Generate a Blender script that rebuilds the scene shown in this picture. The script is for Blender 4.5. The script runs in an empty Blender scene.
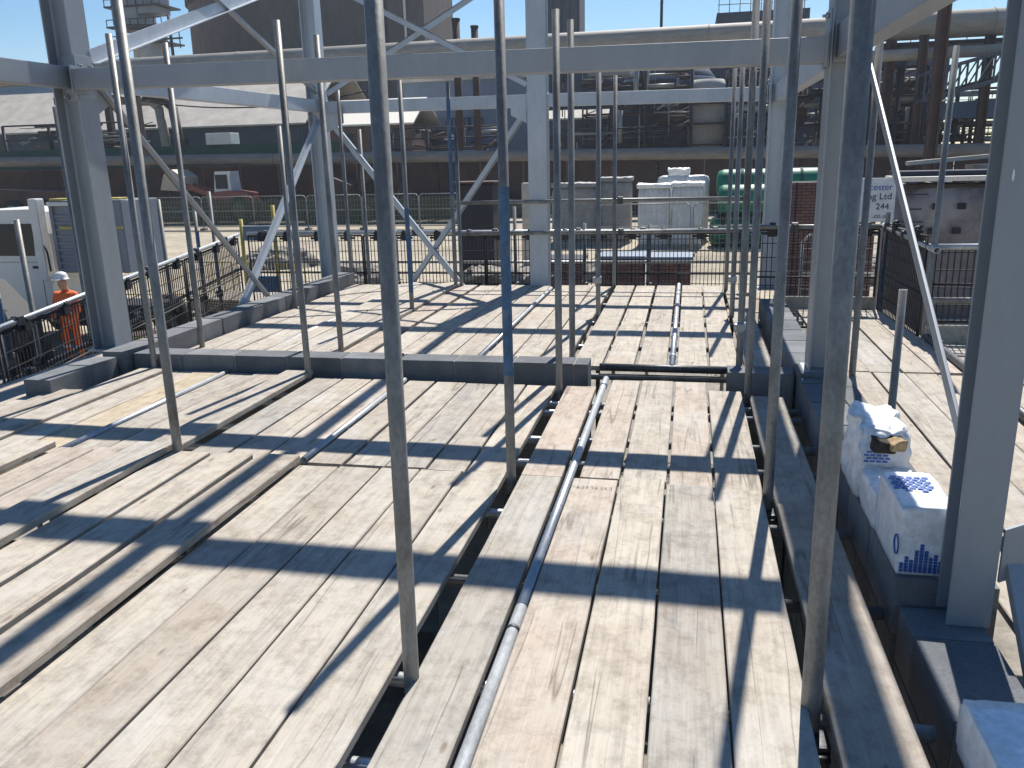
import bpy, bmesh, math, random
from mathutils import Vector, Matrix, noise
random.seed(7)
R = math.radians
sc = bpy.context.scene
C = sc.collection
ORD = ['first','second','third','fourth','fifth','sixth','seventh','eighth','ninth','tenth','eleventh','twelfth','thirteenth','fourteenth']

# ------------------------------------------------------------------ materials
def new_mat(name):
    m = bpy.data.materials.new(name); m.use_nodes = True
    nt = m.node_tree; b = nt.nodes['Principled BSDF']
    return m, nt, b
def N(nt, t, **kw):
    n = nt.nodes.new(t)
    for k, v in kw.items():
        if k.startswith('i_'): n.inputs[k[2:].replace('_', ' ')].default_value = v
        else: setattr(n, k, v)
    return n
def lk(nt, a, b): nt.links.new(a, b)
def ramp(nt, fac, stops):
    r = nt.nodes.new('ShaderNodeValToRGB')
    e = r.color_ramp.elements
    while len(e) < len(stops): e.new(0.5)
    for i, (p, c) in enumerate(stops):
        e[i].position = p; e[i].color = (c[0], c[1], c[2], 1)
    lk(nt, fac, r.inputs[0]); return r
def mixc(nt, fac, a, b, mode='MIX'):
    m = nt.nodes.new('ShaderNodeMix'); m.data_type = 'RGBA'; m.blend_type = mode
    for i, v in ((0, fac), (6, a), (7, b)):
        if hasattr(v, 'is_output'): lk(nt, v, m.inputs[i])
        elif isinstance(v, (int, float)): m.inputs[i].default_value = v
        else: m.inputs[i].default_value = (v[0], v[1], v[2], 1)
    return m.outputs[2]
def coords(nt, scale=(1, 1, 1), rnd=True):
    tc = N(nt, 'ShaderNodeTexCoord'); mp = N(nt, 'ShaderNodeMapping')
    mp.inputs['Scale'].default_value = scale
    if rnd:
        oi = N(nt, 'ShaderNodeObjectInfo'); mu = N(nt, 'ShaderNodeMath', operation='MULTIPLY'); mu.inputs[1].default_value = 37.0
        lk(nt, oi.outputs['Random'], mu.inputs[0])
        ad = N(nt, 'ShaderNodeVectorMath', operation='ADD')
        lk(nt, tc.outputs['Object'], ad.inputs[0]); lk(nt, mu.outputs[0], ad.inputs[1])
        lk(nt, ad.outputs[0], mp.inputs['Vector'])
    else: lk(nt, tc.outputs['Object'], mp.inputs['Vector'])
    return mp.outputs[0]
def noi(nt, vec, scale, detail=4, rough=.55, dist=0):
    n = N(nt, 'ShaderNodeTexNoise'); n.inputs['Scale'].default_value = scale
    n.inputs['Detail'].default_value = detail; n.inputs['Roughness'].default_value = rough; n.inputs['Distortion'].default_value = dist
    lk(nt, vec, n.inputs['Vector']); return n.outputs['Fac']
def bump(nt, b, h, s=.3, d=.01):
    bp = N(nt, 'ShaderNodeBump'); bp.inputs['Strength'].default_value = s; bp.inputs['Distance'].default_value = d
    lk(nt, h, bp.inputs['Height']); lk(nt, bp.outputs[0], b.inputs['Normal'])

def mottled(name, c1, c2, scale=6, rough=.7, metal=0., streak=(1, 1, 1), bs=.15, c3=None, fine=60, rnd=True, fc=(.82, 1.1), island=False):
    m, nt, b = new_mat(name)
    v = coords(nt, streak, rnd)
    f = noi(nt, v, scale, 5, .6)
    r = ramp(nt, f, [(.3, c1), (.7, c2)])
    f2 = noi(nt, v, fine, 3, .7)
    dark = tuple(.72 * x for x in c1); col = mixc(nt, .0, r.outputs[0], dark)
    mr = ramp(nt, f2, [(.35, (fc[0],) * 3), (.65, (fc[1],) * 3)])
    col = mixc(nt, 1.0, r.outputs[0], mr.outputs[0], 'MULTIPLY')
    if c3:
        f3 = noi(nt, v, scale * .35, 6, .7)
        rr = ramp(nt, f3, [(.56, (0, 0, 0)), (.68, (1, 1, 1))])
        col = mixc(nt, rr.outputs[0], col, c3)
    if island:
        ge = N(nt, 'ShaderNodeNewGeometry'); ir = ramp(nt, ge.outputs['Random Per Island'], [(0, (.78,) * 3), (.5, (1.0,) * 3), (1, (1.28, 1.26, 1.22))])
        col = mixc(nt, 1.0, col, ir.outputs[0], 'MULTIPLY')
    lk(nt, col, b.inputs['Base Color'])
    b.inputs['Roughness'].default_value = rough; b.inputs['Metallic'].default_value = metal
    if bs: bump(nt, b, f2, bs, .004)
    return m
def plain(name, c, rough=.6, metal=0., var=.12, scale=9):
    return mottled(name, tuple(x * (1 - var) for x in c), tuple(min(1, x * (1 + var)) for x in c), scale, rough, metal, bs=.06)

def wood(name, pale, grey, brown):
    m, nt, b = new_mat(name)
    v = coords(nt, (1, 1, 1))
    oi = N(nt, 'ShaderNodeObjectInfo')
    vg = coords(nt, (9, .7, 9)); vf = coords(nt, (70, 1.6, 70)); vc = coords(nt, (4.5, .18, 4.5)); vk = coords(nt, (5, 4.2, 5))
    g = noi(nt, vg, 3.0, 6, .62, .6)
    base = ramp(nt, g, [(.28, grey), (.5, pale), (.75, tuple(x * 1.12 for x in pale))]).outputs[0]
    # per-board tint
    tr = ramp(nt, oi.outputs['Random'], [(0, (.78, .80, .82)), (.25, (1.0, .99, .96)), (.5, (.88, .85, .82)), (.75, (1.07, 1.05, 1.01)), (1, (.95, .88, .84))]).outputs[0]
    base = mixc(nt, 1.0, base, tr, 'MULTIPLY')
    st = ramp(nt, noi(nt, v, 1.7, 5, .65, .4), [(.47, (0, 0, 0)), (.72, (.6,) * 3)]).outputs[0]
    base = mixc(nt, st, base, brown)
    sm = ramp(nt, noi(nt, vk, 2.2, 8, .8, .15), [(.46, (1, 1, 1)), (.66, (.66, .645, .63))]).outputs[0]
    base = mixc(nt, 1.0, base, sm, 'MULTIPLY')
    fg = ramp(nt, noi(nt, vf, 2.0, 4, .7, .3), [(.3, (.88, .875, .87)), (.6, (1.04, 1.04, 1.04))]).outputs[0]
    base = mixc(nt, 1.0, base, fg, 'MULTIPLY')
    # long drying cracks
    cn = noi(nt, vc, 1.5, 3, .45, .2)
    ab = N(nt, 'ShaderNodeMath', operation='SUBTRACT'); ab.inputs[1].default_value = .5; lk(nt, cn, ab.inputs[0])
    a2 = N(nt, 'ShaderNodeMath', operation='ABSOLUTE'); lk(nt, ab.outputs[0], a2.inputs[0])
    cr = ramp(nt, a2.outputs[0], [(0.0, (1, 1, 1)), (.010, (0, 0, 0))]).outputs[0]
    gate = ramp(nt, noi(nt, v, 2.3, 2, .5), [(.44, (0, 0, 0)), (.52, (.62,) * 3)]).outputs[0]
    crk = mixc(nt, 1.0, cr, gate, 'MULTIPLY')
    base = mixc(nt, crk, base, (.09, .07, .055))
    # knots and nail scars: sparse voronoi spots
    vo = N(nt, 'ShaderNodeTexVoronoi'); vo.inputs['Scale'].default_value = 2.6
    lk(nt, coords(nt, (2.6, .9, 2.6)), vo.inputs['Vector'])
    kn = ramp(nt, vo.outputs['Distance'], [(.04, (.8,) * 3), (.085, (0, 0, 0))]).outputs[0]
    base = mixc(nt, kn, base, (.16, .115, .075))
    # trodden cement dust and mud splashes
    du = ramp(nt, noi(nt, coords(nt, (1.3, .8, 1)), 2.1, 9, .72, .2), [(.50, (0, 0, 0)), (.74, (.55,) * 3)]).outputs[0]
    base = mixc(nt, du, base, (.50, .485, .46))
    mu = ramp(nt, noi(nt, coords(nt, (3, 3, 3)), 6.5, 9, .8), [(.63, (0, 0, 0)), (.70, (.55,) * 3)]).outputs[0]
    base = mixc(nt, mu, base, (.17, .145, .12))
    # cross-grain scratches
    vs = coords(nt, (1.6, 12, 1)); sn = noi(nt, vs, 1.9, 3, .5, 2.0)
    s1 = N(nt, 'ShaderNodeMath', operation='SUBTRACT'); s1.inputs[1].default_value = .5; lk(nt, sn, s1.inputs[0])
    s2 = N(nt, 'ShaderNodeMath', operation='ABSOLUTE'); lk(nt, s1.outputs[0], s2.inputs[0])
    sr = ramp(nt, s2.outputs[0], [(0, (1, 1, 1)), (.02, (0, 0, 0))]).outputs[0]
    sg = ramp(nt, noi(nt, v, 6, 2, .5), [(.70, (0, 0, 0)), (.73, (.6,) * 3)]).outputs[0]
    base = mixc(nt, mixc(nt, 1.0, sr, sg, 'MULTIPLY'), base, (.14, .11, .09))
    lk(nt, base, b.inputs['Base Color'])
    b.inputs['Roughness'].default_value = .82; b.inputs['Specular IOR Level'].default_value = .25
    hh = mixc(nt, .5, fg, mixc(nt, crk, (1, 1, 1), (0, 0, 0)))
    bump(nt, b, hh, .35, .004)
    return m

M = {}
M['wood'] = wood('weathered_board_wood', (.425, .388, .338), (.305, .285, .26), (.35, .29, .23))
M['wood_red'] = wood('reddish_board_wood', (.435, .385, .335), (.335, .305, .275), (.40, .32, .255))
M['wood_yellow'] = wood('yellow_board_wood', (.50, .43, .32), (.38, .335, .26), (.45, .35, .23))
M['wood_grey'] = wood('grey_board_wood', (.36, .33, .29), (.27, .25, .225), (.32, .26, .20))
M['tube'] = mottled('galvanised_tube', (.15, .145, .138), (.29, .285, .27), 9, .5, .35, (1, 1, .5), .15, (.135, .118, .10), 90, fc=(.82, 1.1))
M['tube_pale'] = mottled('pale_galvanised_tube', (.36, .38, .40), (.52, .54, .56), 9, .42, .5, (1, .4, 1), .1, None, 80)
M['blue_paint'] = mottled('worn_blue_paint', (.03, .085, .17), (.055, .14, .26), 20, .55, 0, c3=(.16, .19, .22))
M['steel'] = mottled('galvanised_steel_section', (.275, .295, .325), (.325, .35, .38), 3, .45, .25, (1, 1, .4), .02, (.29, .31, .34), 18, fc=(.96, 1.03))
M['steel_pale'] = mottled('pale_galvanised_section', (.40, .44, .49), (.50, .54, .59), 3, .42, .25, (1, 1, .4), .02, None, 18, fc=(.95, 1.03))  # lighter tint of the section steel, mainly on the far frame
M['steel_grey'] = mottled('dull_grey_section', (.215, .25, .285), (.25, .285, .32), 3, .5, .1, (1, 1, .4), .02, None, 18, fc=(.97, 1.02))
M['plate'] = plain('galvanised_plate', (.36, .38, .39), .4, .5)
M['paint_chip'] = plain('white_paint_chip', (.72, .7, .68), .7)
M['block'] = mottled('dense_concrete_block', (.11, .118, .128), (.17, .178, .19), 5, .95, 0, bs=.8, c3=(.20, .20, .20), fine=110, island=True)
M['mortar'] = plain('grey_mortar', (.21, .20, .185), .95)
M['coupler'] = mottled('dark_forged_coupler', (.05, .055, .065), (.12, .12, .12), 30, .5, .6)
M['wire'] = plain('black_plastic_coated_wire', (.02, .021, .024), .6)
M['ground'] = mottled('dusty_site_ground', (.27, .23, .17), (.42, .365, .28), .22, .95, 0, bs=.4, c3=(.17, .15, .12), fine=2.2, fc=(.75, 1.1), rnd=False)
M['gravel'] = mottled('dark_hardcore', (.16, .145, .125), (.30, .27, .23), 2.5, .95, 0, bs=.8, fine=14, rnd=False)
M['white_wrap'] = mottled('white_polythene_wrap', (.72, .74, .77), (.84, .85, .86), 7, .38, 0, bs=.25, fine=25)
M['blue_print'] = plain('blue_ink_print', (.02, .10, .38), .5)
M['black_print'] = plain('black_ink_print', (.03, .035, .06), .5)
M['brown_card'] = mottled('torn_brown_insulation', (.22, .14, .07), (.45, .33, .18), 25, .9)
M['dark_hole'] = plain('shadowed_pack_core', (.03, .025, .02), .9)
M['roof_sheet'] = mottled('pale_asbestos_sheet', (.40, .375, .33), (.52, .49, .44), .5, .9, 0, (1, .3, 1), .1, (.30, .28, .25), 6)
M['roof_white'] = plain('white_roof_sheet', (.80, .74, .64), .6)
M['dark_clad'] = mottled('dark_profiled_cladding', (.035, .05, .075), (.055, .07, .10), 1, .7)
M['blue_clad'] = mottled('grey_blue_cladding', (.115, .16, .22), (.16, .21, .28), .5, .6)
M['brick'] = None
M['concrete_silo'] = mottled('weathered_silo_concrete', (.105, .09, .085), (.14, .12, .11), .12, .9, 0, (1, 1, .25), .1, (.09, .08, .075), 2)
M['rust_dark'] = mottled('rusty_dark_steel', (.045, .03, .028), (.09, .055, .045), .8, .85, 0, c3=(.12, .055, .03))
M['black_steel'] = plain('black_tarred_steel', (.022, .022, .03), .7)
M['pipe_cream'] = mottled('dusty_cream_pipe', (.27, .245, .215), (.34, .31, .27), .6, .7, 0, (.3, 1, 1), .05, None, 4)
M['window'] = plain('dark_window_glass', (.012, .016, .022), .35)
M['green_paint'] = plain('bright_green_paint', (.01, .17, .09), .45)
M['green_dark'] = plain('dark_green_net', (.02, .075, .06), .8)
M['olive'] = mottled('olive_bund', (.10, .095, .07), (.16, .14, .105), .8, .95, c3=(.19, .06, .05))
M['orange'] = mottled('orange_hivis_fabric', (.85, .13, .03), (.95, .20, .05), 12, .75, bs=.3, fine=30)
M['silver_tape'] = plain('silver_reflective_tape', (.75, .76, .74), .35)
M['skin'] = plain('tanned_skin', (.48, .27, .19), .55)
M['navy'] = plain('navy_cloth', (.02, .025, .045), .8)
M['rubber'] = plain('black_rubber', (.025, .025, .026), .85)
M['white_paint'] = mottled('white_vehicle_paint', (.66, .65, .62), (.74, .73, .70), 1.5, .35, 0, bs=.02, c3=(.56, .53, .47))
M['grey_paint'] = mottled('grey_tipper_paint', (.18, .20, .24), (.23, .25, .29), 1.5, .5, 0, bs=.03)
M['yellow'] = plain('yellow_paint', (.50, .40, .10), .6)
M['red_orange'] = plain('red_orange_machine_paint', (.30, .095, .065), .5)
M['cream'] = plain('cream_machine_paint', (.50, .40, .30), .6)
M['sign_white'] = plain('white_sign_board', (.62, .63, .66), .4)
M['grey_tarp'] = mottled('grey_pallet_cover', (.20, .20, .195), (.32, .31, .29), 3, .7)
M['shrink'] = mottled('cloudy_shrink_wrap', (.50, .51, .52), (.66, .66, .65), 2.5, .35, 0, (1, 1, .3), .4, (.40, .40, .41), 9)
M['white_sheet'] = mottled('white_crumpled_sheet', (.78, .76, .72), (.88, .87, .84), 6, .5, 0, bs=.5, fine=14)
M['leaf'] = plain('weed_leaves', (.05, .09, .03), .8)
M['galv_far'] = plain('dull_galvanised_mesh', (.32, .33, .31), .5, .4)

M['pipe_brown'] = mottled('dusty_brown_pipe', (.17, .155, .14), (.23, .21, .19), .6, .8, 0, (.3, 1, 1), .05, None, 4)
def brick_mat(name, c1, c2, mort, sc_=1.0):
    m, nt, b = new_mat(name)
    tc = N(nt, 'ShaderNodeTexCoord'); mp = N(nt, 'ShaderNodeMapping'); mp.inputs['Rotation'].default_value = (R(90), 0, 0)
    lk(nt, tc.outputs['Object'], mp.inputs['Vector'])
    bt = N(nt, 'ShaderNodeTexBrick'); bt.inputs['Scale'].default_value = sc_
    bt.inputs['Brick Width'].default_value = .225; bt.inputs['Row Height'].default_value = .075; bt.inputs['Mortar Size'].default_value = .01
    for k, c in (('Color1', c1), ('Color2', c2), ('Mortar', mort)): bt.inputs[k].default_value = (*c, 1)
    lk(nt, mp.outputs[0], bt.inputs['Vector'])
    f = noi(nt, tc.outputs['Object'], 3, 5, .6); r = ramp(nt, f, [(.3, (.75,) * 3), (.7, (1.15,) * 3)])
    lk(nt, mixc(nt, 1.0, bt.outputs[0], r.outputs[0], 'MULTIPLY'), b.inputs['Base Color']); b.inputs['Roughness'].default_value = .9
    return m
M['brick'] = brick_mat('red_brick', (.19, .085, .065), (.13, .065, .055), (.16, .14, .13), .5)
M['brick_pack'] = brick_mat('stacked_bricks', (.24, .12, .09), (.17, .09, .075), (.05, .04, .04))

def stripe_mat(name, c1, c2, scale, axis='X'):
    m, nt, b = new_mat(name)
    tc = N(nt, 'ShaderNodeTexCoord'); w = N(nt, 'ShaderNodeTexWave'); w.bands_direction = axis
    w.inputs['Scale'].default_value = scale; lk(nt, tc.outputs['Object'], w.inputs['Vector'])
    r = ramp(nt, w.outputs['Fac'], [(.25, c1), (.6, c2)])
    f = noi(nt, tc.outputs['Object'], .7, 5, .6); r2 = ramp(nt, f, [(.3, (.75,) * 3), (.7, (1.1,) * 3)])
    lk(nt, mixc(nt, 1.0, r.outputs[0], r2.outputs[0], 'MULTIPLY'), b.inputs['Base Color']); b.inputs['Roughness'].default_value = .7
    bump(nt, b, w.outputs['Fac'], .5, .05)
    return m
M['roof_corr'] = stripe_mat('corrugated_roof', (.46, .415, .35), (.56, .51, .44), 3.2)
M['clad_corr'] = stripe_mat('corrugated_blue_cladding', (.045, .06, .09), (.065, .085, .12), 1.5)
M['wrap_pack'] = mottled('purple_grey_wrapped_bricks', (.14, .115, .12), (.24, .205, .20), 2.2, .4, 0, bs=.5, c3=(.30, .27, .27), fine=14)

# ------------------------------------------------------------------ mesh builder
def frame_from(p, q):
    d = (Vector(q) - Vector(p)); L = d.length; d.normalize()
    u = Vector((0, 0, 1)) if abs(d.z) < .95 else Vector((0, 1, 0))
    s = d.cross(u).normalized(); t = s.cross(d).normalized()
    return d, s, t, L
MW = {}
class MB:
    def __init__(s): s.bm = bmesh.new(); s.slot = 0; s.smooth = False
    def face(s, vs, smooth=False):
        f = s.bm.faces.new(vs); f.material_index = s.slot; f.smooth = smooth; return f
    def box(s, x0, x1, y0, y1, z0, z1, bev=0, mat=None, jit=0):
        P = [(x, y, z) for x in (x0, x1) for y in (y0, y1) for z in (z0, z1)]
        if jit: P = [(p[0] + random.uniform(-jit, jit), p[1] + random.uniform(-jit, jit), p[2] + random.uniform(-jit, jit)) for p in P]
        if mat: P = [mat @ Vector(p) for p in P]
        v = [s.bm.verts.new(p) for p in P]
        fs = [s.face([v[i] for i in q]) for q in ((0, 1, 3, 2), (4, 6, 7, 5), (0, 4, 5, 1), (2, 3, 7, 6), (0, 2, 6, 4), (1, 5, 7, 3))]
        if bev:
            es = {e for f in fs for e in f.edges}
            r = bmesh.ops.bevel(s.bm, geom=list(es), offset=bev, segments=2, profile=.6, affect='EDGES', clamp_overlap=True)
            for f in r['faces']: f.material_index = s.slot
        return s
    def tube(s, p, q, r, seg=12, r2=None, caps=True, hollow=0):
        d, a, b, L = frame_from(p, q); r2 = r if r2 is None else r2
        P, Q = Vector(p), Vector(q)
        A = [s.bm.verts.new(P + (a * math.cos(t) + b * math.sin(t)) * r) for t in [2 * math.pi * i / seg for i in range(seg)]]
        B = [s.bm.verts.new(Q + (a * math.cos(t) + b * math.sin(t)) * r2) for t in [2 * math.pi * i / seg for i in range(seg)]]
        for i in range(seg): s.face([A[i], A[(i + 1) % seg], B[(i + 1) % seg], B[i]], True)
        if hollow:
            for P0, V, rr, sg in ((P, A, r, 1), (Q, B, r2, -1)):
                I = [s.bm.verts.new(P0 + (v.co - P0) * hollow) for v in V]
                J = [s.bm.verts.new(v.co + d * sg * min(.25, L * .4)) for v in I]
                for i in range(seg):
                    j = (i + 1) % seg
                    s.face([V[i], V[j], I[j], I[i]][::-sg]); s.face([I[i], I[j], J[j], J[i]][::-sg], True)
                s.face(J[::-sg])
        elif caps:
            s.face(A[::-1]); s.face(B)
        return s
    def bar(s, p, q, w, h, bev=0):     # rectangular bar, w across (horizontal), h up
        d, a, b, L = frame_from(p, q); P = Vector(p)
        m = Matrix((( a.x, d.x, b.x, P.x), (a.y, d.y, b.y, P.y), (a.z, d.z, b.z, P.z), (0, 0, 0, 1)))
        return s.box(-w / 2, w / 2, 0, L, -h / 2, h / 2, bev, m)
    def poly(s, pts, th):            # extruded polygon, pts 3D, th vector
        A = [s.bm.verts.new(p) for p in pts]; B = [s.bm.verts.new(Vector(p) + Vector(th)) for p in pts]
        n = len(pts)
        for i in range(n): s.face([A[i], A[(i + 1) % n], B[(i + 1) % n], B[i]])
        s.face(A[::-1]); s.face(B); return s
    def lathe(s, c, prof, seg=24, axis='Z', smooth=True):
        rings = []
        for r, h in prof:
            ring = []
            for i in range(seg):
                t = 2 * math.pi * i / seg; a, b = r * math.cos(t), r * math.sin(t)
                p = {'Z': (a, b, h), 'Y': (a, h, b), 'X': (h, a, b)}[axis]
                ring.append(s.bm.verts.new(Vector(c) + Vector(p)))
            rings.append(ring)
        for k in range(len(rings) - 1):
            for i in range(seg):
                j = (i + 1) % seg; s.face([rings[k][i], rings[k][j], rings[k + 1][j], rings[k + 1][i]], smooth)
        s.face(rings[0][::-1]); s.face(rings[-1]); return s
    def build(s, name, mat, parent=None, label=None, cat=None, group=None, kind=None, origin=None):
        bm = s.bm
        bmesh.ops.recalc_face_normals(bm, faces=bm.faces)
        xs = [v.co for v in bm.verts]
        lo = Vector((min(v.x for v in xs), min(v.y for v in xs), min(v.z for v in xs)))
        hi = Vector((max(v.x for v in xs), max(v.y for v in xs), max(v.z for v in xs)))
        o = Vector(origin) if origin is not None else Vector(((lo.x + hi.x) / 2, (lo.y + hi.y) / 2, lo.z))
        bmesh.ops.translate(bm, verts=bm.verts, vec=-o)
        me = bpy.data.meshes.new(name); bm.to_mesh(me); bm.free()
        for mm in (mat if isinstance(mat, (list, tuple)) else [mat]): me.materials.append(M[mm] if isinstance(mm, str) else mm)
        ob = bpy.data.objects.new(name, me); C.objects.link(ob)
        MW[ob.name] = o
        if parent: ob.parent = parent; ob.location = o - MW[parent.name]
        else: ob.location = o
        return tag(ob, label, cat, group, kind)
def tag(o, label=None, cat=None, group=None, kind=None):
    if label: o['label'] = label
    if cat: o['category'] = cat
    if group: o['group'] = group
    if kind: o['kind'] = kind
    return o
def thing(name, loc, label, cat, group=None):
    o = bpy.data.objects.new(name, None); o.location = loc; o.empty_display_size = .1; C.objects.link(o)
    MW[o.name] = Vector(loc); return tag(o, label, cat, group)
def copy_tree(o, loc, label):
    r = o.copy(); C.objects.link(r); r.location = loc; r['label'] = label; MW[r.name] = Vector(loc)
    for ch in list(o.children):
        c = ch.copy(); C.objects.link(c); c.parent = r; MW[c.name] = MW[ch.name] - MW[o.name] + Vector(loc)
        for g in list(ch.children):
            d = g.copy(); C.objects.link(d); d.parent = c
    return r

# ------------------------------------------------------------------ ground
GZ = -2.2
g = MB(); g.box(-400, 400, -60, 600, GZ - 2, GZ); g.build('ground', 'ground', kind='structure')
g = MB()
pts = []
n = 40
for i in range(n):
    t = 2 * math.pi * i / n; rr = 1 + .12 * noise.noise(Vector((math.cos(t) * 2, math.sin(t) * 2, 1)))
    pts.append((-1 + 15 * rr * math.cos(t), 8 + 13 * rr * math.sin(t), GZ + .004))
g.poly(pts, (0, 0, .03)); g.build('hardcore_path', 'gravel', kind='structure')

# ------------------------------------------------------------------ scaffold boards
TH = .038
def board(x0, x1, y0, y1, zt=0., mat='wood', label='', group='', yaw=0., name='scaffold_board', sag=.003):
    bm = bmesh.new(); nx, ny = 2, 16
    sd = random.uniform(0, 99); x0 += random.uniform(-.002, .002); x1 += random.uniform(-.002, .002)
    ch = .004
    rows = []
    cup = random.uniform(-.002, .002); e0, e1 = random.uniform(-.006, .006), random.uniform(-.006, .006)
    twist = random.uniform(-.004, .004)
    for j in range(ny + 1):
        v = j / ny; y = y0 + (y1 - y0) * v
        w0 = .0022 * noise.noise(Vector((sd, y * 3, 0))); w1 = .0022 * noise.noise(Vector((sd + 9, y * 3, 0)))
        z = zt + sag * noise.noise(Vector((sd, y * .8, 5))) + twist * (v - .5)
        yy = y + (e0 if j == 0 else e1 if j == ny else 0)
        a, b = x0 + w0, x1 + w1
        chip = .006 * max(0, noise.noise(Vector((sd, y * 7, 3))) - .25)
        prof = [(a, z - TH + ch), (a, z - ch - chip), (a + ch, z), ((a + b) / 2, z + cup), (b - ch, z + twist * (v - .5)), (b, z - ch - chip), (b, z - TH + ch), (b - ch, z - TH), (a + ch, z - TH)]
        rows.append([bm.verts.new((p[0], yy, p[1])) for p in prof])
    k = len(rows[0])
    for j in range(ny):
        for i in range(k): bm.faces.new([rows[j][i], rows[j][(i + 1) % k], rows[j + 1][(i + 1) % k], rows[j + 1][i]])
    bm.faces.new(rows[0]); bm.faces.new(rows[-1][::-1])
    m = MB(); m.bm.free(); m.bm = bm
    if yaw:
        c = Vector(((x0 + x1) / 2, (y0 + y1) / 2, 0)); bmesh.ops.rotate(bm, verts=bm.verts, cent=c, matrix=Matrix.Rotation(yaw, 3, 'Z'))
    return m.build(name, mat, label=label, cat='scaffold board', group=group)

LK = {'wood': 'weathered', 'wood_red': 'reddish', 'wood_yellow': 'pale yellow', 'wood_grey': 'grey'}
def run(bay, ref, group, lst):
    for i, t in enumerate(lst):
        x0, x1, y0, y1 = t[:4]; zt = t[4] if len(t) > 4 else 0; mt = t[5] if len(t) > 5 else 'wood'; yaw = t[6] if len(t) > 6 else 0
        z = zt + random.uniform(-.002, .002)
        board(x0, x1, y0, y1, z, mt, f'{LK[mt]} scaffold board, {ORD[i]} {ref}, {bay}', group, yaw)
r_ = lambda y: y + random.uniform(-.03, .03)
YN = -.3
run('nearest bay of the walkway', 'from the left', 'boards of the centre walkway', [
    (-.80, -.590, YN, 3.93, .012), (-.525, -.305, YN, 3.93, .012, 'wood_red'), (-.295, -.075, YN, 3.95, .014), (-.065, .155, YN, 3.90, .012), (.165, .385, YN, 3.88, .010)])
run('middle bay of the walkway', 'from the left', 'boards of the centre walkway', [
    (-.81, -.60, 3.96, 5.70, 0, 'wood_red', .004), (-.505, -.305, 3.96, 5.90, 0), (-.29, -.07, 3.97, 5.92, 0), (-.055, .155, 3.92, 5.90, .001), (.17, .39, 3.90, 5.70, 0)])
run('far bay of the walkway', 'from the left', 'boards of the centre walkway', [
    (-.86, -.635, 6.34, 10.56), (-.61, -.385, 6.36, 10.58), (-.355, -.13, 6.36, 10.6), (-.045, .18, 6.38, 10.6), (.20, .42, 6.36, 10.56)])
run('nearest left bay', 'leftwards from the long dark gap', 'boards of the left deck', [
    (-1.105, -.885, YN, 3.95, .01), (-1.335, -1.115, YN, 3.94, .008), (-1.555, -1.345, YN, 3.93, .006), (-1.785, -1.565, YN, 3.92, .008),
    (-2.02, -1.795, YN, 3.92, .002), (-2.245, -2.016, .2, 3.93, .055), (-2.52, -2.295, .3, 3.92, .050), (-2.775, -2.55, .4, 3.93, .050),
    (-3.01, -2.785, .6, 3.95, .085), (-3.24, -3.02, 1.2, 3.92, .05, 'wood_red'), (-3.48, -3.26, 1.5, 3.90, .045), (-3.73, -3.50, 1.7, 3.89, .085),
    (-3.98, -3.75, 2.0, 3.86, .05), (-4.22, -4.0, 2.4, 3.84, .045)])
run('middle left bay', 'leftwards from the long dark gap', 'boards of the left deck', [
    (-1.10, -.89, 3.97, 5.70, .0), (-1.315, -1.115, 3.97, 5.70, .0), (-1.55, -1.33, 3.98, 5.70, 0), (-1.78, -1.56, 3.98, 5.72, .0),
    (-1.995, -1.80, 3.97, 5.72, .002), (-2.28, -2.07, 3.96, 5.73, .0, 'wood_red'), (-2.515, -2.295, 3.96, 5.73, .0), (-2.75, -2.53, 3.9, 5.74, .0),
    (-3.00, -2.79, 4.0, 5.78, .05), (-3.26, -3.04, 3.9, 5.77, .01), (-3.49, -3.275, 3.9, 5.78, .008), (-3.79, -3.56, 3.9, 5.79, .01, 'wood_yellow'),
    (-4.02, -3.80, 3.9, 5.79, .008), (-4.26, -4.03, 3.8, 5.78, .03)])
run('left strip by the wall stub', 'leftwards', 'boards of the left deck', [
    (-4.50, -4.28, 3.3, 5.1, .03, 'wood', .0), (-4.73, -4.51, 3.3, 5.55, .0), (-4.96, -4.74, 3.5, 6.0, -.01), (-5.19, -4.97, 3.8, 6.6, -.02)])
far = []
x = -.925
for i in range(14):
    w = .222
    if abs(x + 1.62) < .12 or abs(x + 3.5) < .12: x -= .065     # a tube lies in the joint here
    if abs(x + 2.72) < .1: x -= .04
    far.append((x - w, x, 6.12 + .02 * (i % 3), 10.5 + .04 * ((i * 7) % 3), .03 if x < -2.7 and x > -3.5 else .0, 'wood'))
    x -= w + .012
run('far left bay', 'leftwards from the far dark gap', 'boards of the far left deck', far)
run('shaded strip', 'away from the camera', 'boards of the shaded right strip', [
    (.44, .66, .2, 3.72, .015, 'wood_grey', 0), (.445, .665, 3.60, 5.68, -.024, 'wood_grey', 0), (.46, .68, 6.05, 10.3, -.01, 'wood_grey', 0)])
rl = []
for i, x0 in enumerate((1.13, 1.36, 1.58, 1.80, 2.07, 2.30, 2.53, 2.76, 2.99, 3.22)):
    rl.append((x0, x0 + .215, 1.0 + .1 * (i % 3), 6.34 if i < 4 else 6.4, -.002 * i))
run('near right deck', 'rightwards from the block wall', 'boards of the right deck', rl)
rl = []
for i, x0 in enumerate((1.14, 1.355, 1.59, 1.81)): rl.append((x0 - .01, x0 + .205, 6.37, 9.0, .0))
run('far end of the right deck', 'rightwards from the block wall', 'boards of the right deck', rl)
rl = []
for i, x0 in enumerate((2.07, 2.30, 2.53, 2.76, 2.99)): rl.append((x0, x0 + .215, 6.45, 7.45, -.01))
run('before the right toe board', 'rightwards from the lying tube', 'boards of the right deck', rl)
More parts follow.
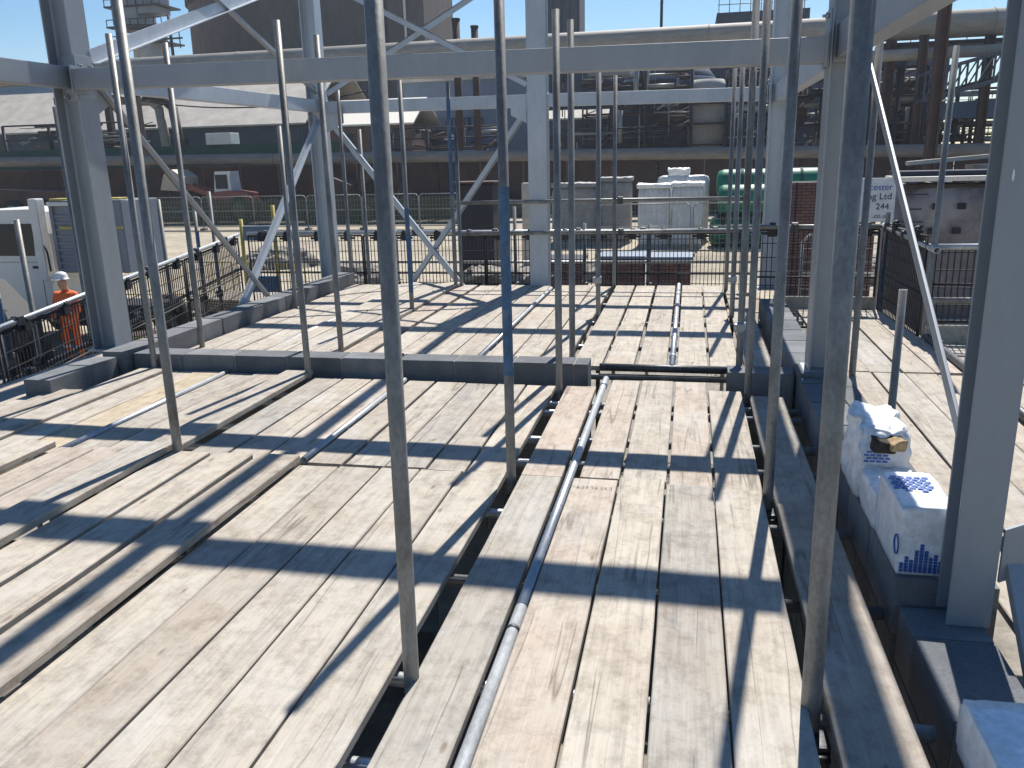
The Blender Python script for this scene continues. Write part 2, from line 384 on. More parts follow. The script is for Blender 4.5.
# stamped marks burnt into the reddish near board
st = MB()
for i in range(8):
    x0 = -.495 + i * .0225
    w = .013
    st.box(x0, x0 + w, 3.795, 3.798, .0135, .0142); 
    if i % 2 == 0: st.box(x0, x0 + .003, 3.798, 3.815, .0135, .0142); st.box(x0 + .003, x0 + w, 3.8065, 3.8095, .0135, .0142)
    else: st.box(x0 + w - .003, x0 + w, 3.798, 3.815, .0135, .0142); st.box(x0, x0 + w - .003, 3.812, 3.815, .0135, .0142)
rb = [o for o in C.objects if o.get('label', '').startswith('reddish scaffold board, second from the left, nearest bay')][0]
st.build('stamped_mark', plain('stamped_grey_ink', (.16, .13, .12), .9), parent=rb)

# ------------------------------------------------------------------ scaffold tubes
TR = .0242
def coupler_mb(m, c, ax='x'):
    x, y, z = c
    m.box(x - .035, x + .035, y - .045, y + .045, z - .045, z + .045, .012)
    m.tube((x - .03, y - .06, z + .02), (x + .03, y - .06, z + .02), .01, 6)
    m.tube((x, y - .075, z - .03), (x, y - .03, z - .03), .013, 6)
def standard(x, y, zt, zb, label, group, top=None, r=TR, mat='tube', blue=None, name='scaffold_tube'):
    tx, ty = top if top else (x, y)
    t = thing(name, (x, y, zb), label, 'scaffold tube', group)
    m = MB(); m.tube((x, y, zb), (tx, ty, zt), r, 16, hollow=.86); m.build('tube', mat, t)
    if blue:
        f = lambda z: Vector((x, y, zb)).lerp(Vector((tx, ty, zt)), (z - zb) / (zt - zb))
        m = MB(); m.tube(f(blue[0]), f(blue[1]), r + .0007, 16, caps=False); m.build('painted_band', 'blue_paint', t, label='worn blue paint band')
    m = MB(); coupler_mb(m, (x + .01, y - .03, -.115)); m.build('coupler', 'coupler', t)
    return t
GA = 'uprights along the long dark gap'
zz = -2.15
standard(-.82, 2.17, 2.62, zz, 'galvanised scaffold tube rising nearest the camera from the long dark gap', GA, r=.0245, top=(-.79, 2.17))
standard(-.84, 3.88, 2.58, zz, 'scaffold tube with a long blue painted middle, second upright along the dark gap', GA, blue=(.55, 1.45))
standard(-.85, 5.59, 2.47, zz, 'dark scaffold tube just in front of the low block wall, at its right end', GA)
standard(-.87, 6.43, 2.53, zz, 'paler scaffold tube just behind the low block wall, at its right end', GA, mat='tube')
standard(-.88, 8.50, 2.50, zz, 'scaffold tube in the middle of the far bay, beside the far dark gap', GA, blue=None)
standard(-.89, 10.52, 2.50, zz, 'scaffold tube at the far deck edge, where the far dark gap ends', GA)
GB = 'uprights across the left deck'
standard(-2.75, 3.93, 2.62, zz, 'nearest tall tube on the left deck, standing between lapped boards', GB, r=.026)
standard(-2.80, 5.72, 2.53, zz, 'scaffold tube against the near face of the low block wall, left of centre', GB)
standard(-2.90, 6.59, 2.55, zz, 'scaffold tube just behind the low wall, in front of the far corner column', GB)
standard(-2.92, 8.60, 2.50, zz, 'scaffold tube halfway back on the far left deck', GB, blue=(.2, 1.1))
standard(-2.92, 10.40, 2.50, zz, 'blue painted tube at the far deck edge by the crossing braces', GB, blue=(1.15, 2.3))
standard(-2.86, 10.47, 1.98, zz, 'short tube touching the blue painted one at the far deck edge', GB)
standard(-4.15, 5.78, 2.52, zz, 'scaffold tube at the left end of the low block wall, near face', GB)
standard(-4.27, 6.66, 2.57, zz, 'scaffold tube behind the left end of the low block wall', GB)
standard(-4.34, 8.70, 1.98, zz, 'short scaffold tube beside the left parapet blocks, midway back', GB)
standard(-4.24, 10.76, 2.0, zz, 'short scaffold tube at the far left corner of the far deck', GB)
standard(-4.43, 10.60, 2.48, zz, 'taller scaffold tube at the far left corner of the far deck', GB)
GC = 'uprights along the shaded right strip'
standard(.40, 2.23, 2.68, zz, 'thickest looking scaffold tube, at the lower right beside the shaded strip', GC, top=(.385, 2.25), r=.029)
standard(.41, 3.86, 2.60, zz, 'scaffold tube between the right walkway edge and shaded strip, second from camera', GC)
standard(.43, 5.66, 2.58, zz, 'scaffold tube at the near face of the short right block wall', GC)
standard(.395, 6.12, 2.56, zz, 'scaffold tube just behind the short right block wall', GC)
standard(.46, 8.59, 2.50, zz, 'scaffold tube halfway along the far right edge', GC, blue=None)
standard(.47, 10.32, 2.50, zz, 'scaffold tube at the far right corner of the walkway', GC)
GD = 'uprights of the right deck'
standard(1.20, 6.24, 2.30, zz, 'scaffold tube behind the right hand column, at the right deck edge', GD, top=(1.19, 6.2))
standard(1.29, 5.41, .75, zz, 'stub of tube ending at knee height beyond the torn white pack', GD)
standard(2.0, 7.62, 2.35, zz, 'scaffold tube at the inner corner of the right mesh guard', GD, top=(2.03, 7.6))
standard(2.57, 7.60, 1.05, zz, 'short guard post behind the big right column', GD)
standard(1.93, 8.95, .98, zz, 'dark corner post of the right mesh guard', GD, mat='coupler')

for o in [c for c in C.objects if c.get('group') == GC or c.get('group') == GA]:
    p = MW[o.name]
    if 5.9 < p.y < 6.2 or 8 < p.y < 9:
        m = MB(); m.tube((p.x, p.y, .33), (p.x, p.y, .40), .034, 12); m.box(p.x - .05, p.x + .02, p.y - .055, p.y - .02, .335, .395, .006); m.tube((p.x - .04, p.y - .09, .365), (p.x - .04, p.y, .365), .008, 6)
        m.build('band_clamp', 'plate', o)
# transoms and ledgers under the boards
def rail(p, q, label, group, mat='tube', r=TR, cps=(), name='scaffold_rail', cat='scaffold tube', couple_mat='coupler'):
    t = thing(name, p, label, cat, group)
    m = MB(); m.tube(p, q, r, 14, hollow=.86); m.build('tube', mat, t)
    P, Q = Vector(p), Vector(q)
    for s in cps:
        c = P.lerp(Q, s); m = MB(); coupler_mb(m, c); m.build('coupler', couple_mat, t)
    return t
zt = -.04 - TR
tr = [(1.72, 'blue_paint', 'blue painted'), (1.86, 'tube_pale', 'pale'), (2.27, 'tube_pale', 'pale'), (2.95, 'tube', 'grey'), (3.62, 'tube_pale', 'grey'), (4.32, 'tube_pale', 'pale'), (4.72, 'tube_pale', 'pale'),
      (5.28, 'tube_pale', 'pale'), (5.48, 'tube_pale', 'pale'), (6.28, 'tube', 'grey'), (7.3, 'tube_pale', 'pale'), (8.42, 'tube_pale', 'pale'), (9.5, 'tube', 'grey'), (10.4, 'tube', 'grey')]
for i, (y, mt, w) in enumerate(tr):
    rail((-4.4 if y > 2.5 else -2.4, y, zt - .012), (.745, y + .01, zt - .012), f'{w} cross tube under the boards, {ORD[i]} from the camera', 'cross tubes under the deck', mt, name='cross_tube')
for i, (x, w) in enumerate(((-.99, 'the long dark gap'), (-2.66, 'the left deck'), (.365, 'the shaded right strip'))):
    rail((x, -.2, -.14), (x, 10.6, -.14), f'long ledger tube running beneath the boards under {w}', 'ledgers under the deck', 'tube', name='ledger_tube')
# tubes lying in the joints between boards
GL = 'tubes lying between boards'
t = rail((-.552, .2, -.004), (-.552, 2.66, -.004), 'pale tube lying between walkway boards, nearest length', GL, 'tube_pale', .022, name='loose_tube')
m = MB(); m.tube((-.552, 2.50, -.004), (-.552, 2.515, -.004), .0245, 14); m.build('joint_ring', 'coupler', t)
t = rail((-.552, 2.665, -.004), (-.553, 5.92, .004), 'pale tube lying between walkway boards, farther length', GL, 'tube_pale', .022, name='loose_tube')
m = MB(); m.tube((-.553, 5.70, .003), (-.553, 5.78, .003), .027, 14); m.build('sleeve', 'tube_pale', t)
t = rail((-.088, 6.30, .008), (-.088, 10.62, .008), 'pale tube lying along the far bay of the walkway', GL, 'tube_pale', .0235, name='loose_tube')
for y in (6.62, 7.4, 8.2): m = MB(); m.tube((-.088, y, .008), (-.088, y + .05, .008), .029, 14); m.build('sleeve', 'tube_pale', t)
rail((-2.033, .4, -.026), (-2.033, 3.9, -.026), 'thin tube showing under the edge of a raised left board', GL, 'tube_pale', .018, name='loose_tube')
rail((-2.033, 4.0, .0), (-2.033, 5.74, .0), 'bluish tube lying between boards in the middle left bay', GL, 'tube_pale', .02, name='loose_tube')
rail((-3.525, 3.95, .004), (-3.525, 5.82, .004), 'whitish tube lying beside the pale yellow board', GL, 'tube_pale', .022, name='loose_tube')
rail((-1.654, 6.15, .0), (-1.654, 10.3, .0), 'tube lying between far left boards, nearer the walkway', GL, 'tube_pale', .02, name='loose_tube')
rail((-3.553, 6.15, .012), (-3.553, 10.3, .012), 'tube lying between far left boards, farther from the walkway', GL, 'tube_pale', .02, name='loose_tube')
rail((2.02, 7.55, .028), (1.97, 3.6, .028), 'dark tube lying along the right deck', GL, 'coupler', .03, name='loose_tube', cps=(.1, .35), couple_mat='tube')
rail((-.64, 6.31, -.005), (.34, 6.30, -.005), 'dark cross tube in the joint between middle and far walkway bays', GL, 'coupler', .03, name='loose_tube')

# guard rails at the far edge
GR = 'guard rails across the far edge'
rail((-2.95, 10.55, 1.05), (.72, 10.5, 1.06), 'upper guard rail across the far edge of the deck', GR, 'tube', cps=(.58, .985), name='guard_rail')
rail((-2.95, 10.55, .66), (.74, 10.5, .68), 'lower guard rail across the far edge of the deck', GR, 'tube', cps=(.58, .985), name='guard_rail')

# ------------------------------------------------------------------ mesh edge-protection panels
def mesh_panel(p, q, h, label, group='mesh guard panels', topdz=0, clips=(.15, .5, .85), name='mesh_guard_panel', sp=.05, hs=.15):
    P, Q = Vector(p), Vector(q); d = Q - P; L = d.length; d /= L; nrm = Vector((d.y, -d.x, 0))
    t = thing(name, p, label, 'guard panel', group)
    w = MB(); nv = int(L / sp)
    for i in range(1, nv):
        a = P + d * (i * sp) + Vector((0, 0, random.uniform(-.002, .002)))
        w.bar(a, a + Vector((0, 0, h)), .009, .009)
    k = int(h / hs)
    for j in range(1, k + 1):
        z = Vector((0, 0, j * hs * .98)); w.bar(P + z + nrm * .006, Q + z + nrm * .006, .009, .009)
    w.build('wire_mesh', 'wire', t)
    f = MB(); r = .014; H = Vector((0, 0, h))
    f.tube(P, Q, r, 6); f.tube(P + H, Q + H, r, 6); f.tube(P, P + H, r, 6); f.tube(Q, Q + H, r, 6); f.tube(P + H * .52 + nrm * .01, Q + H * .52 + nrm * .01, r * .8, 6)
    f.build('frame', 'wire', t)
    for s in clips:
        c = P.lerp(Q, s) + H + nrm * .0
        m = MB(); mm = Matrix.Translation(c) @ Matrix.Rotation(math.atan2(d.y, d.x), 4, 'Z')
        m.box(-.05, .05, -.03, .03, -.07, .05, .01, mm); m.box(-.11, .11, -.012, .012, -.05, -.02, .004, mm)
        m.tube(c + Vector((0, 0, .04)) - d * .03, c + Vector((0, 0, .04)) + d * .03, .035, 8)
        m.build('clip', 'wire', t)
    return t
# left: runs obliquely away
LA, LB = Vector((-5.50, 4.2, .16)), Vector((-6.33, 11.1, .60))
names = ['nearest', 'second', 'third', 'farthest']
for i in range(4):
    a, b = LA.lerp(LB, i / 4 + .004), LA.lerp(LB, (i + 1) / 4 - .004)
    h = 1.06
    mesh_panel(a - Vector((0, 0, h + .03)), b - Vector((0, 0, h + .03)), h, f'black wire mesh guard panel on the left edge, {names[i]} from the camera', clips=(.2, .55, .9))
rail(LA + Vector((0, 0, .02)), LB + Vector((0, 0, .02)), 'bright galvanised top rail over the left mesh guard', 'rails of the mesh guards', 'tube_pale', .026, cps=(.205, .235, .29, .5, .62, .8, .93), name='guard_rail')
rail(LA + Vector((-.03, 0, -.47)), LB + Vector((-.03, 0, -.47)), 'middle rail behind the left mesh guard', 'rails of the mesh guards', 'tube', .022, cps=(.3, .6), name='guard_rail')
for i, (s, up) in enumerate(((.27, .88), (.33, .86), (.45, 1.8), (.70, .75), (.83, .62), (.90, .70))):
    c = LA.lerp(LB, s); standard(c.x - .05, c.y, c.z + up, GZ, f'outer guard post behind the left mesh, {ORD[i]} from the camera', 'posts of the left mesh guard', blue=(c.z - .3, c.z + .25) if i in (0, 4) else None, mat='tube')
# toe boards left and outer working platform
for i in range(3):
    a, b = LA.lerp(LB, i / 3 + .003), LA.lerp(LB, (i + 1) / 3 - .003)
    m = MB(); m.bar((a.x + .03, a.y, a.z - 1.08), (b.x + .03, b.y, b.z - 1.08), .04, .2); m.build('toe_board', 'wood_grey', label=f'toe board on edge below the left mesh guard, {ORD[i]} from the camera', cat='toe board', group='toe boards of the left guard')
for i in range(2):
    x0 = -5.45 - .24 * i
    board(x0 - .22, x0, 4.0, 9.0, -1.0, 'wood_grey', f'low outer platform board inside the left mesh, {ORD[i]} from the deck', 'boards of the lower left platform', .06)
# bits of rubble on it
for i in range(16):
    y = 5.6 + random.random() * 2.6; x = -5.42 - random.random() * .3; s = random.uniform(.03, .07)
    m = MB(); bmesh.ops.create_icosphere(m.bm, subdivisions=1, radius=s)
    for v in m.bm.verts: v.co *= 1 + .3 * noise.noise(v.co * 20 + Vector((i, 0, 0))); v.co += Vector((x, y, -.975 + s * .5))
    m.build('rubble_lump', 'gravel', label='small lump of broken masonry on the low platform inside the left mesh', cat='rubble', group='rubble lumps on the low left platform')
# far side
FA, FB = Vector((-6.30, 11.3, .62)), Vector((.85, 11.3, .62))
fn = ['at the left corner', 'second from the left', 'right of the far corner column', 'at the right end']
for i in range(4):
    a, b = FA.lerp(FB, i / 4 + .002), FA.lerp(FB, (i + 1) / 4 - .002)
    mesh_panel(a - Vector((0, 0, 1.14)), b - Vector((0, 0, 1.14)), 1.1, f'black wire mesh guard panel along the far edge, {fn[i]}', clips=(.12, .35, .62, .88))
rail(FA, FB, 'pale top rail over the far mesh guard', 'rails of the mesh guards', 'tube_pale', cps=(.04, .19, .36, .52, .68, .8, .93), name='guard_rail')
rail(FA + Vector((0, .05, -.42)), FB + Vector((0, .05, -.42)), 'middle rail behind the far mesh guard', 'rails of the mesh guards', 'tube_pale', .018, name='guard_rail')
for i, x in enumerate((-4.95, -4.05, -2.32, -1.75, -1.36, -.5)):
    standard(x, 11.36, (.75, .7, .95, .7, .72, .7)[i], GZ, f'outer guard post behind the far mesh, {ORD[i]} from the left', 'posts of the far mesh guard')
# hanging dark counterweights/brackets on the far mesh
for i, x in enumerate((-5.2, -3.95, -2.35, -.43, .06)):
    m = MB(); m.box(x - .05, x + .05, 11.2, 11.26, -.45, -.18, .01); m.box(x - .09, x + .09, 11.19, 11.27, -.2, -.15, .01)
    m.build('guard_bracket', 'wire', label=f'dark bracket low on the far mesh guard, {ORD[i]} from the left', cat='bracket', group='brackets on the far mesh guard')
# right side guards
mesh_panel((.72, 9.15, -.22), (1.90, 9.12, -.22), 1.02, 'black wire mesh guard panel closing the far end of the right deck', clips=(.12, .55, .9))
mesh_panel((1.93, 9.05, -.15), (1.99, 7.70, -.15), 1.0, 'black wire mesh guard panel running edge-on at the right deck corner', clips=(.3, .8))
mesh_panel((2.05, 7.64, .14), (3.55, 7.60, .14), .62, 'black wire mesh guard panel behind the big right column', clips=(.3, .8))
rail((.70, 9.12, .83), (1.95, 9.1, .83), 'top rail of the far end guard of the right deck', 'rails of the mesh guards', 'tube', cps=(.2, .3, .75), name='guard_rail')
rail((1.93, 9.1, .84), (2.02, 7.5, .76), 'short stout top rail with dark couplers at the right corner', 'rails of the mesh guards', 'tube_pale', .028, cps=(.1, .45, .6), name='guard_rail')
rail((1.98, 7.58, .78), (3.6, 7.54, .79), 'top rail of the mesh guard behind the big right column', 'rails of the mesh guards', 'tube_pale', .026, cps=(.28, .45), name='guard_rail')
rail((1.98, 7.60, .33), (3.6, 7.56, .34), 'middle rail of the mesh guard behind the big right column', 'rails of the mesh guards', 'tube', .026, cps=(.4,), name='guard_rail')
m = MB(); m.box(2.0, 3.6, 7.50, 7.54, -.06, .13); m.build('toe_board', 'wood', label='upright brown toe board across the right deck below the mesh', cat='toe board')
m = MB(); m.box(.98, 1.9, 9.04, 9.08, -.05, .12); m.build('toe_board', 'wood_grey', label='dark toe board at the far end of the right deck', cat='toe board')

# ------------------------------------------------------------------ block walls
def block_course(m, x0, x1, y0, y1, z0, z1, along, bl=.44, off=0):
    a0, a1 = (x0, x1) if along == 'x' else (y0, y1)
    p = a0 - off
    while p < a1 - .02:
        s, e = max(p, a0), min(p + bl, a1)
        if e - s > .04:
            j = random.uniform(-.003, .003)
            if along == 'x': m.box(s + .004, e - .004, y0 + j, y1 + j, z0, z1 + j * .6, .005)
            else: m.box(x0 + j, x1 + j, s + .004, e - .004, z0, z1 + j * .6, .005)
        p += bl + .008
def block_wall(name, x0, x1, y0, y1, ztop, zbot, along, label, group=None, ch=.215):
    t = thing(name, ((x0 + x1) / 2, (y0 + y1) / 2, zbot), label, 'block wall', group)
    m = MB(); z = ztop; k = 0
    while z > zbot + .05 and k < 11:
        block_course(m, x0, x1, y0, y1, max(z - ch, zbot), z, along, off=.22 * (k % 2)); z -= ch + .009; k += 1
    m.build('blockwork', 'block', t)
    m = MB(); e = .006; m.box(x0 + e, x1 - e, y0 + e, y1 - e, zbot, ztop - .006); m.build('mortar_joint', 'mortar', t)
    return t
WB = -2.19
block_wall('block_wall', -4.36, -.67, 5.82, 6.03, .135, WB, 'x', 'long low grey block wall crossing the left deck')
block_wall('block_wall', .30, .75, 5.82, 6.03, .10, WB, 'x', 'short grey block wall just right of the walkway')
block_wall('block_wall', -4.62, -4.40, 6.36, 10.62, .15, WB, 'y', 'low grey block parapet along the left side of the far deck')
block_wall('block_wall', -4.66, -4.44, 4.98, 5.72, .125, WB, 'y', 'short stub of grey blocks in front of the nearest left column')
block_wall('block_wall', -4.60, -4.38, 5.76, 6.30, .155, WB, 'y', 'grey corner blocks at the foot of the nearest left column')
block_wall('block_wall', .76, .97, 2.905, 5.72, .10, WB, 'y', 'grey block wall carrying the white packs, right of the dark trench')
block_wall('block_wall', .78, 1.03, .9, 2.895, -.004, WB, 'y', 'nearest length of grey block wall under the big right column')
block_wall('block_wall', .985, 1.105, 2.9, 5.9, .085, WB, 'y', 'thin outer leaf of blocks beside the torn white pack')
block_wall('block_wall', .76, .99, 6.05, 9.0, .10, WB, 'y', 'far length of the right block wall with a sunlit top')
block_wall('block_wall', .76, .98, 5.74, 6.03, .125, WB, 'x', 'corner blocks where the short right wall meets the long one')

# ------------------------------------------------------------------ steel frame
def h_column(x, y, w, z0, z1, label, mat, flange='x', plates=(), group='columns of the steel frame', chips=(), foot=True):
    t = thing('steel_column', (x, y, z0), label, 'steel column', group)
    m = MB(); tf = .012; hw = w / 2
    if flange == 'x':      # flanges face +-X, web faces Y
        m.box(x - hw, x - hw + tf, y - hw, y + hw, z0, z1, .0015); m.box(x + hw - tf, x + hw, y - hw, y + hw, z0, z1, .0015)
        m.box(x - hw + tf, x + hw - tf, y - .005, y + .005, z0, z1)
        for sx in (-1, 1):    # root fillets
            a = x + sx * (hw - tf); m.poly([(a, y - .005, z0), (a - sx * .014, y - .005, z0), (a, y - .019, z0)], (0, 0, z1 - z0))
    else:
        m.box(x - hw, x + hw, y - hw, y - hw + tf, z0, z1, .0015); m.box(x - hw, x + hw, y + hw - tf, y + hw, z0, z1, .0015)
        m.box(x - .005, x + .005, y - hw + tf, y + hw - tf, z0, z1)
    m.build('shaft', mat, t)
    if foot: m = MB(); m.box(x - hw - .03, x + hw + .03, y - hw - .03, y + hw + .03, z0 - .018, z0 + .002, .003); m.build('base_plate', 'plate', t)
    for (px0, px1, py0, py1, pz0, pz1, bolts) in plates:
        m = MB(); m.box(px0, px1, py0, py1, pz0, pz1, .002); p = m.build('end_plate', mat, t)
        for b_, d_ in bolts:
            m = MB(); v = Vector(d_); m.tube(b_, Vector(b_) + v * .022, .016, 6); m.tube(Vector(b_) + v * .022, Vector(b_) + v * .04, .009, 8); m.build('bolt', 'plate', p)
    for c in chips:
        m = MB(); m.poly(c, (0, -.0012, 0)); m.build('paint_mark', 'paint_chip', t)
    return t
TOP = 4.15
c1x, c1y = -4.70, 6.04
bl = [((c1x + .106, c1y + dy, z), (1, 0, 0)) for dy in (-.06, .06) for z in (2.19, 2.34)]
h_column(c1x, c1y, .215, .135, TOP, 'nearest left galvanised column standing on the grey corner blocks', 'steel', 'x',
         [(c1x + .103, c1x + .115, c1y - .1, c1y + .1, 2.10, 2.42, bl), (c1x - .09, c1x + .09, c1y - .018, c1y - .006, 2.08, 2.42, [((c1x + .05, c1y - .02, 2.12), (0, -1, 0)), ((c1x - .05, c1y - .02, 2.12), (0, -1, 0))])])
c2x, c2y = -4.76, 10.68
h_column(c2x, c2y, .203, .0, TOP, 'far left corner column at the end of the block parapet', 'steel_pale', 'x')
c3x = -1.87
h_column(c3x, 10.78, .235, -1.5, TOP, 'pale far column standing alone at the centre of the far edge', 'steel_pale', 'y')
c4x, c4y = .985, 10.6
h_column(c4x, c4y, .203, -.02, TOP, 'far right column behind the row of tubes', 'steel_pale', 'x',
         [(c4x - .116, c4x - .103, c4y - .09, c4y + .09, 2.15, 2.42, [((c4x - .117, c4y - .05, 2.2), (-1, 0, 0)), ((c4x - .117, c4y - .05, 2.37), (-1, 0, 0))])])
c5x, c5y = .935, 5.92
b5 = [((c5x - .117, c5y - .06, z), (-1, 0, 0)) for z in (2.14, 2.38)]
h_column(c5x, c5y, .203, .127, TOP, 'middle right column half hidden behind the thickest tube', 'steel', 'x', [(c5x - .116, c5x - .103, c5y - .095, c5y + .095, 2.08, 2.42, b5)])
c6x, c6y = .972, 2.85
def blob(cx, cz, rx, rz, n_=11, sd=0):
    return [(cx + rx * math.cos(t) * (1 + .3 * noise.noise(Vector((math.cos(t) * 2, math.sin(t) * 2, sd)))), c6y - .0681, cz + rz * math.sin(t) * (1 + .3 * noise.noise(Vector((math.cos(t) * 2, math.sin(t) * 2, sd + 5))))) for t in [2 * math.pi * i / n_ for i in range(n_)]]
h_column(c6x, c6y, .136, -.002, TOP, 'big dull grey column nearest the camera on the right, with white paint chips', 'steel_grey', 'y', chips=[blob(.985, 1.70, .02, .008), blob(.935, 1.49, .0035, .017, sd=3)], foot=False)
def beam(p, q, w, h, label, mat, group='beams of the steel frame', lip=.0):
    t = thing('steel_beam', p, label, 'steel beam', group)
    m = MB(); m.bar(p, q, w, h, .006); m.build('section', mat, t)
    P, Q = Vector(p), Vector(q); d = (Q - P).normalized()
    for c in (P + d * .004, Q - d * .012):
        m = MB(); m.bar(c, c + d * .01, w + .03, h + .05); m.build('end_plate', mat, t)
    return t
zb, zu = 2.235, 4.10
beam((c1x + .117, 5.94, zb + .0), (c5x - .12, 5.86, zb - .055), .135, .152, 'long near crossbeam spanning from the left column to the right column', 'steel')
beam((c2x + .105, 10.70, zb + .04), (c3x - .12, 10.74, zb + .03), .10, .15, 'far crossbeam between the far corner column and the pale centre column', 'steel_pale')
beam((c3x + .12, 10.74, zb + .03), (c4x - .12, 10.62, zb - .0), .10, .15, 'far crossbeam between the pale centre column and far right column', 'steel_pale')
beam((c1x, c1y + .01, zb + .02), (c2x, c2y - .02, zb + .06), .10, .15, 'left side beam running back from the nearest left column to the corner', 'steel_pale')
beam((c1x - .0, c1y - .02, zb + .02), (c1x, .6, zb + .02), .10, .16, 'left side beam coming toward the camera past the left edge', 'steel')
beam((c5x, c5y - .02, zb - .0), (c6x + .0, c6y + .09, zb + .0), .12, .20, 'right side beam overhead between the middle right and nearest right columns', 'steel')
beam((c4x, c4y - .02, zb + .0), (c5x, c5y + .02, zb - .03), .10, .19, 'right side beam between the far right and middle right columns', 'steel_pale')
beam((c1x + .12, 5.98, zu), (c5x - .12, 5.92, zu), .12, .20, 'upper storey crossbeam over the near crossbeam, above the picture', 'steel')
beam((c2x + .11, 10.72, zu), (c4x - .12, 10.64, zu), .12, .20, 'upper storey crossbeam over the far crossbeams, above the picture', 'steel')
beam((c1x, c1y, zu), (c2x, c2y, zu), .12, .20, 'upper storey side beam on the left, above the picture', 'steel')
beam((c5x, c6y, zu), (c4x, c4y, zu), .16, .20, 'upper storey side beam on the right, above the picture', 'steel')
beam((-1.70, .3, zu), (c3x + .12, 10.55, zu), .085, .20, 'upper storey floor beam running back to the centre column, above the picture', 'steel')
def brace(p, q, label, mat='steel_pale', w=.07, t_=.012, axis='y', gus=()):
    t = thing('cross_brace', p, label, 'steel brace', 'diagonal braces of the frame')
    m = MB()
    P, Q = Vector(p), Vector(q); d = (Q - P).normalized()
    n_ = Vector((0, 1, 0)) if axis == 'y' else Vector((1, 0, 0))
    s = d.cross(n_).normalized() * (w / 2)
    m.poly([P - s, P + s, Q + s, Q - s], n_ * t_); m.poly([P + s, P + s - s.normalized() * .008, Q + s - s.normalized() * .008, Q + s], n_ * .06)
    m.build('angle_bar', mat, t)
    for (c, a) in gus:
        m = MB(); c = Vector(c); u = Vector((0, 0, 1)); v = Vector((1, 0, 0)) if axis == 'y' else Vector((0, 1, 0))
        m.poly([c, c + v * a, c + v * a - u * abs(a) * .5, c - u * abs(a) * 1.0], n_ * -.012); m.build('gusset', mat, t)
    return t
brace((-4.60, 6.14, 2.25), (-4.72, 10.6, -1.45), 'left side brace falling away from the nearest left column', 'steel', axis='x', gus=[((-4.6, 6.12, 2.2), .22)])
brace((-4.68, 7.3, -.55), (-4.74, 10.58, 2.15), 'left side brace rising to the far corner column', 'steel_pale', axis='x')
brace((-4.60, 6.14, 2.42), (-4.72, 10.58, 3.85), 'upper left brace rising away from the nearest left column', 'steel_pale', axis='x', w=.11)
brace((-4.62, 6.14, 3.85), (-4.74, 10.58, 2.48), 'upper left brace falling away toward the far corner column', 'steel', axis='x', w=.08)
brace((c2x + .12, 10.66, 2.16), (-2.2, 10.66, -.95), 'far brace falling rightwards from the far corner column', 'steel_pale', gus=[((c2x + .12, 10.65, 2.2), .24)])
brace((c3x - .14, 10.72, 2.16), (-4.45, 10.72, -1.1), 'far brace falling leftwards from the pale centre column', 'steel_pale', gus=[((c3x - .13, 10.7, 2.2), -.2)])
brace((c2x + .12, 10.66, 3.82), (c3x - .12, 10.66, 2.46), 'upper far brace falling rightwards to the centre column', 'steel_pale')
brace((c2x + .12, 10.74, 2.46), (c3x - .12, 10.74, 3.84), 'upper far brace rising rightwards to the centre column', 'steel_pale')
def strut(p, q, w, h, label, mat='steel_pale'):
    t = thing('cross_brace', p, label, 'steel brace', 'diagonal braces of the frame')
    m = MB(); m.bar(p, q, w, h, .004); m.build('hollow_bar', mat, t); return t
strut((1.085, 5.88, 2.07), (1.085, 3.0, .18), .016, .062, 'slanting hollow brace with a bright edge, left of the big right column', 'steel')
strut((c6x + .115, 2.86, .30), (1.14, 2.0, -.70), .05, .04, 'short brace sloping down toward the camera beside the big right column foot', 'steel')
m = MB(); m.poly([(c6x + .075, 2.78, .36), (c6x + .30, 2.80, .45), (c6x + .30, 2.80, .27), (c6x + .075, 2.78, .17)], (0, .014, 0)); m.build('gusset_plate', 'steel_grey', label='slanted dull grey plate bolted right of the big column foot', cat='steel plate')
# twisted tie wire
m = MB(); pr = None
for i in range(26):
    a = i * .9; p = Vector((1.00 + .004 * i, 2.32 + .012 * math.sin(a), .09 + .010 * math.cos(a)))
    if pr is not None: m.tube(pr, p, .002, 5)
    pr = p
m.build('tie_wire', 'tube_pale', label='bent tie wire poking from the wall beside the short brace', cat='wire')

# ------------------------------------------------------------------ white packs
def crumple(x0, x1, y0, y1, z0, z1, amp, sd, nx=14, fine=1.0, taper=0, rk=.06):
    bm = bmesh.new(); bmesh.ops.create_cube(bm, size=1)
    bmesh.ops.subdivide_edges(bm, edges=bm.edges, cuts=nx, use_grid_fill=True)
    c = Vector(((x0 + x1) / 2, (y0 + y1) / 2, (z0 + z1) / 2)); s = Vector((x1 - x0, y1 - y0, z1 - z0))
    for v in bm.verts:
        p = v.co.copy(); q = p.copy()
        rd = 1 - rk * sum(1 for k in p if abs(k) > .42) ** 1.3 * .5
        q = Vector((p.x * rd, p.y * rd, p.z * (rd if p.z > 0 else 1)))
        w = Vector((c.x + q.x * s.x * (1 - taper * (p.z + .5)), c.y + q.y * s.y, c.z + q.z * s.z))
        k = max(0, min(1, (p.z + .5) * 1.5))
        nn = noise.noise_vector(w * 9 + Vector((sd, 0, 0))) * amp + noise.noise_vector(w * 26 * fine + Vector((0, sd, 0))) * amp * .6
        v.co = w + nn * (.25 + .75 * k)
    for f in bm.faces: f.smooth = True
    m = MB(); m.bm.free(); m.bm = bm; return m
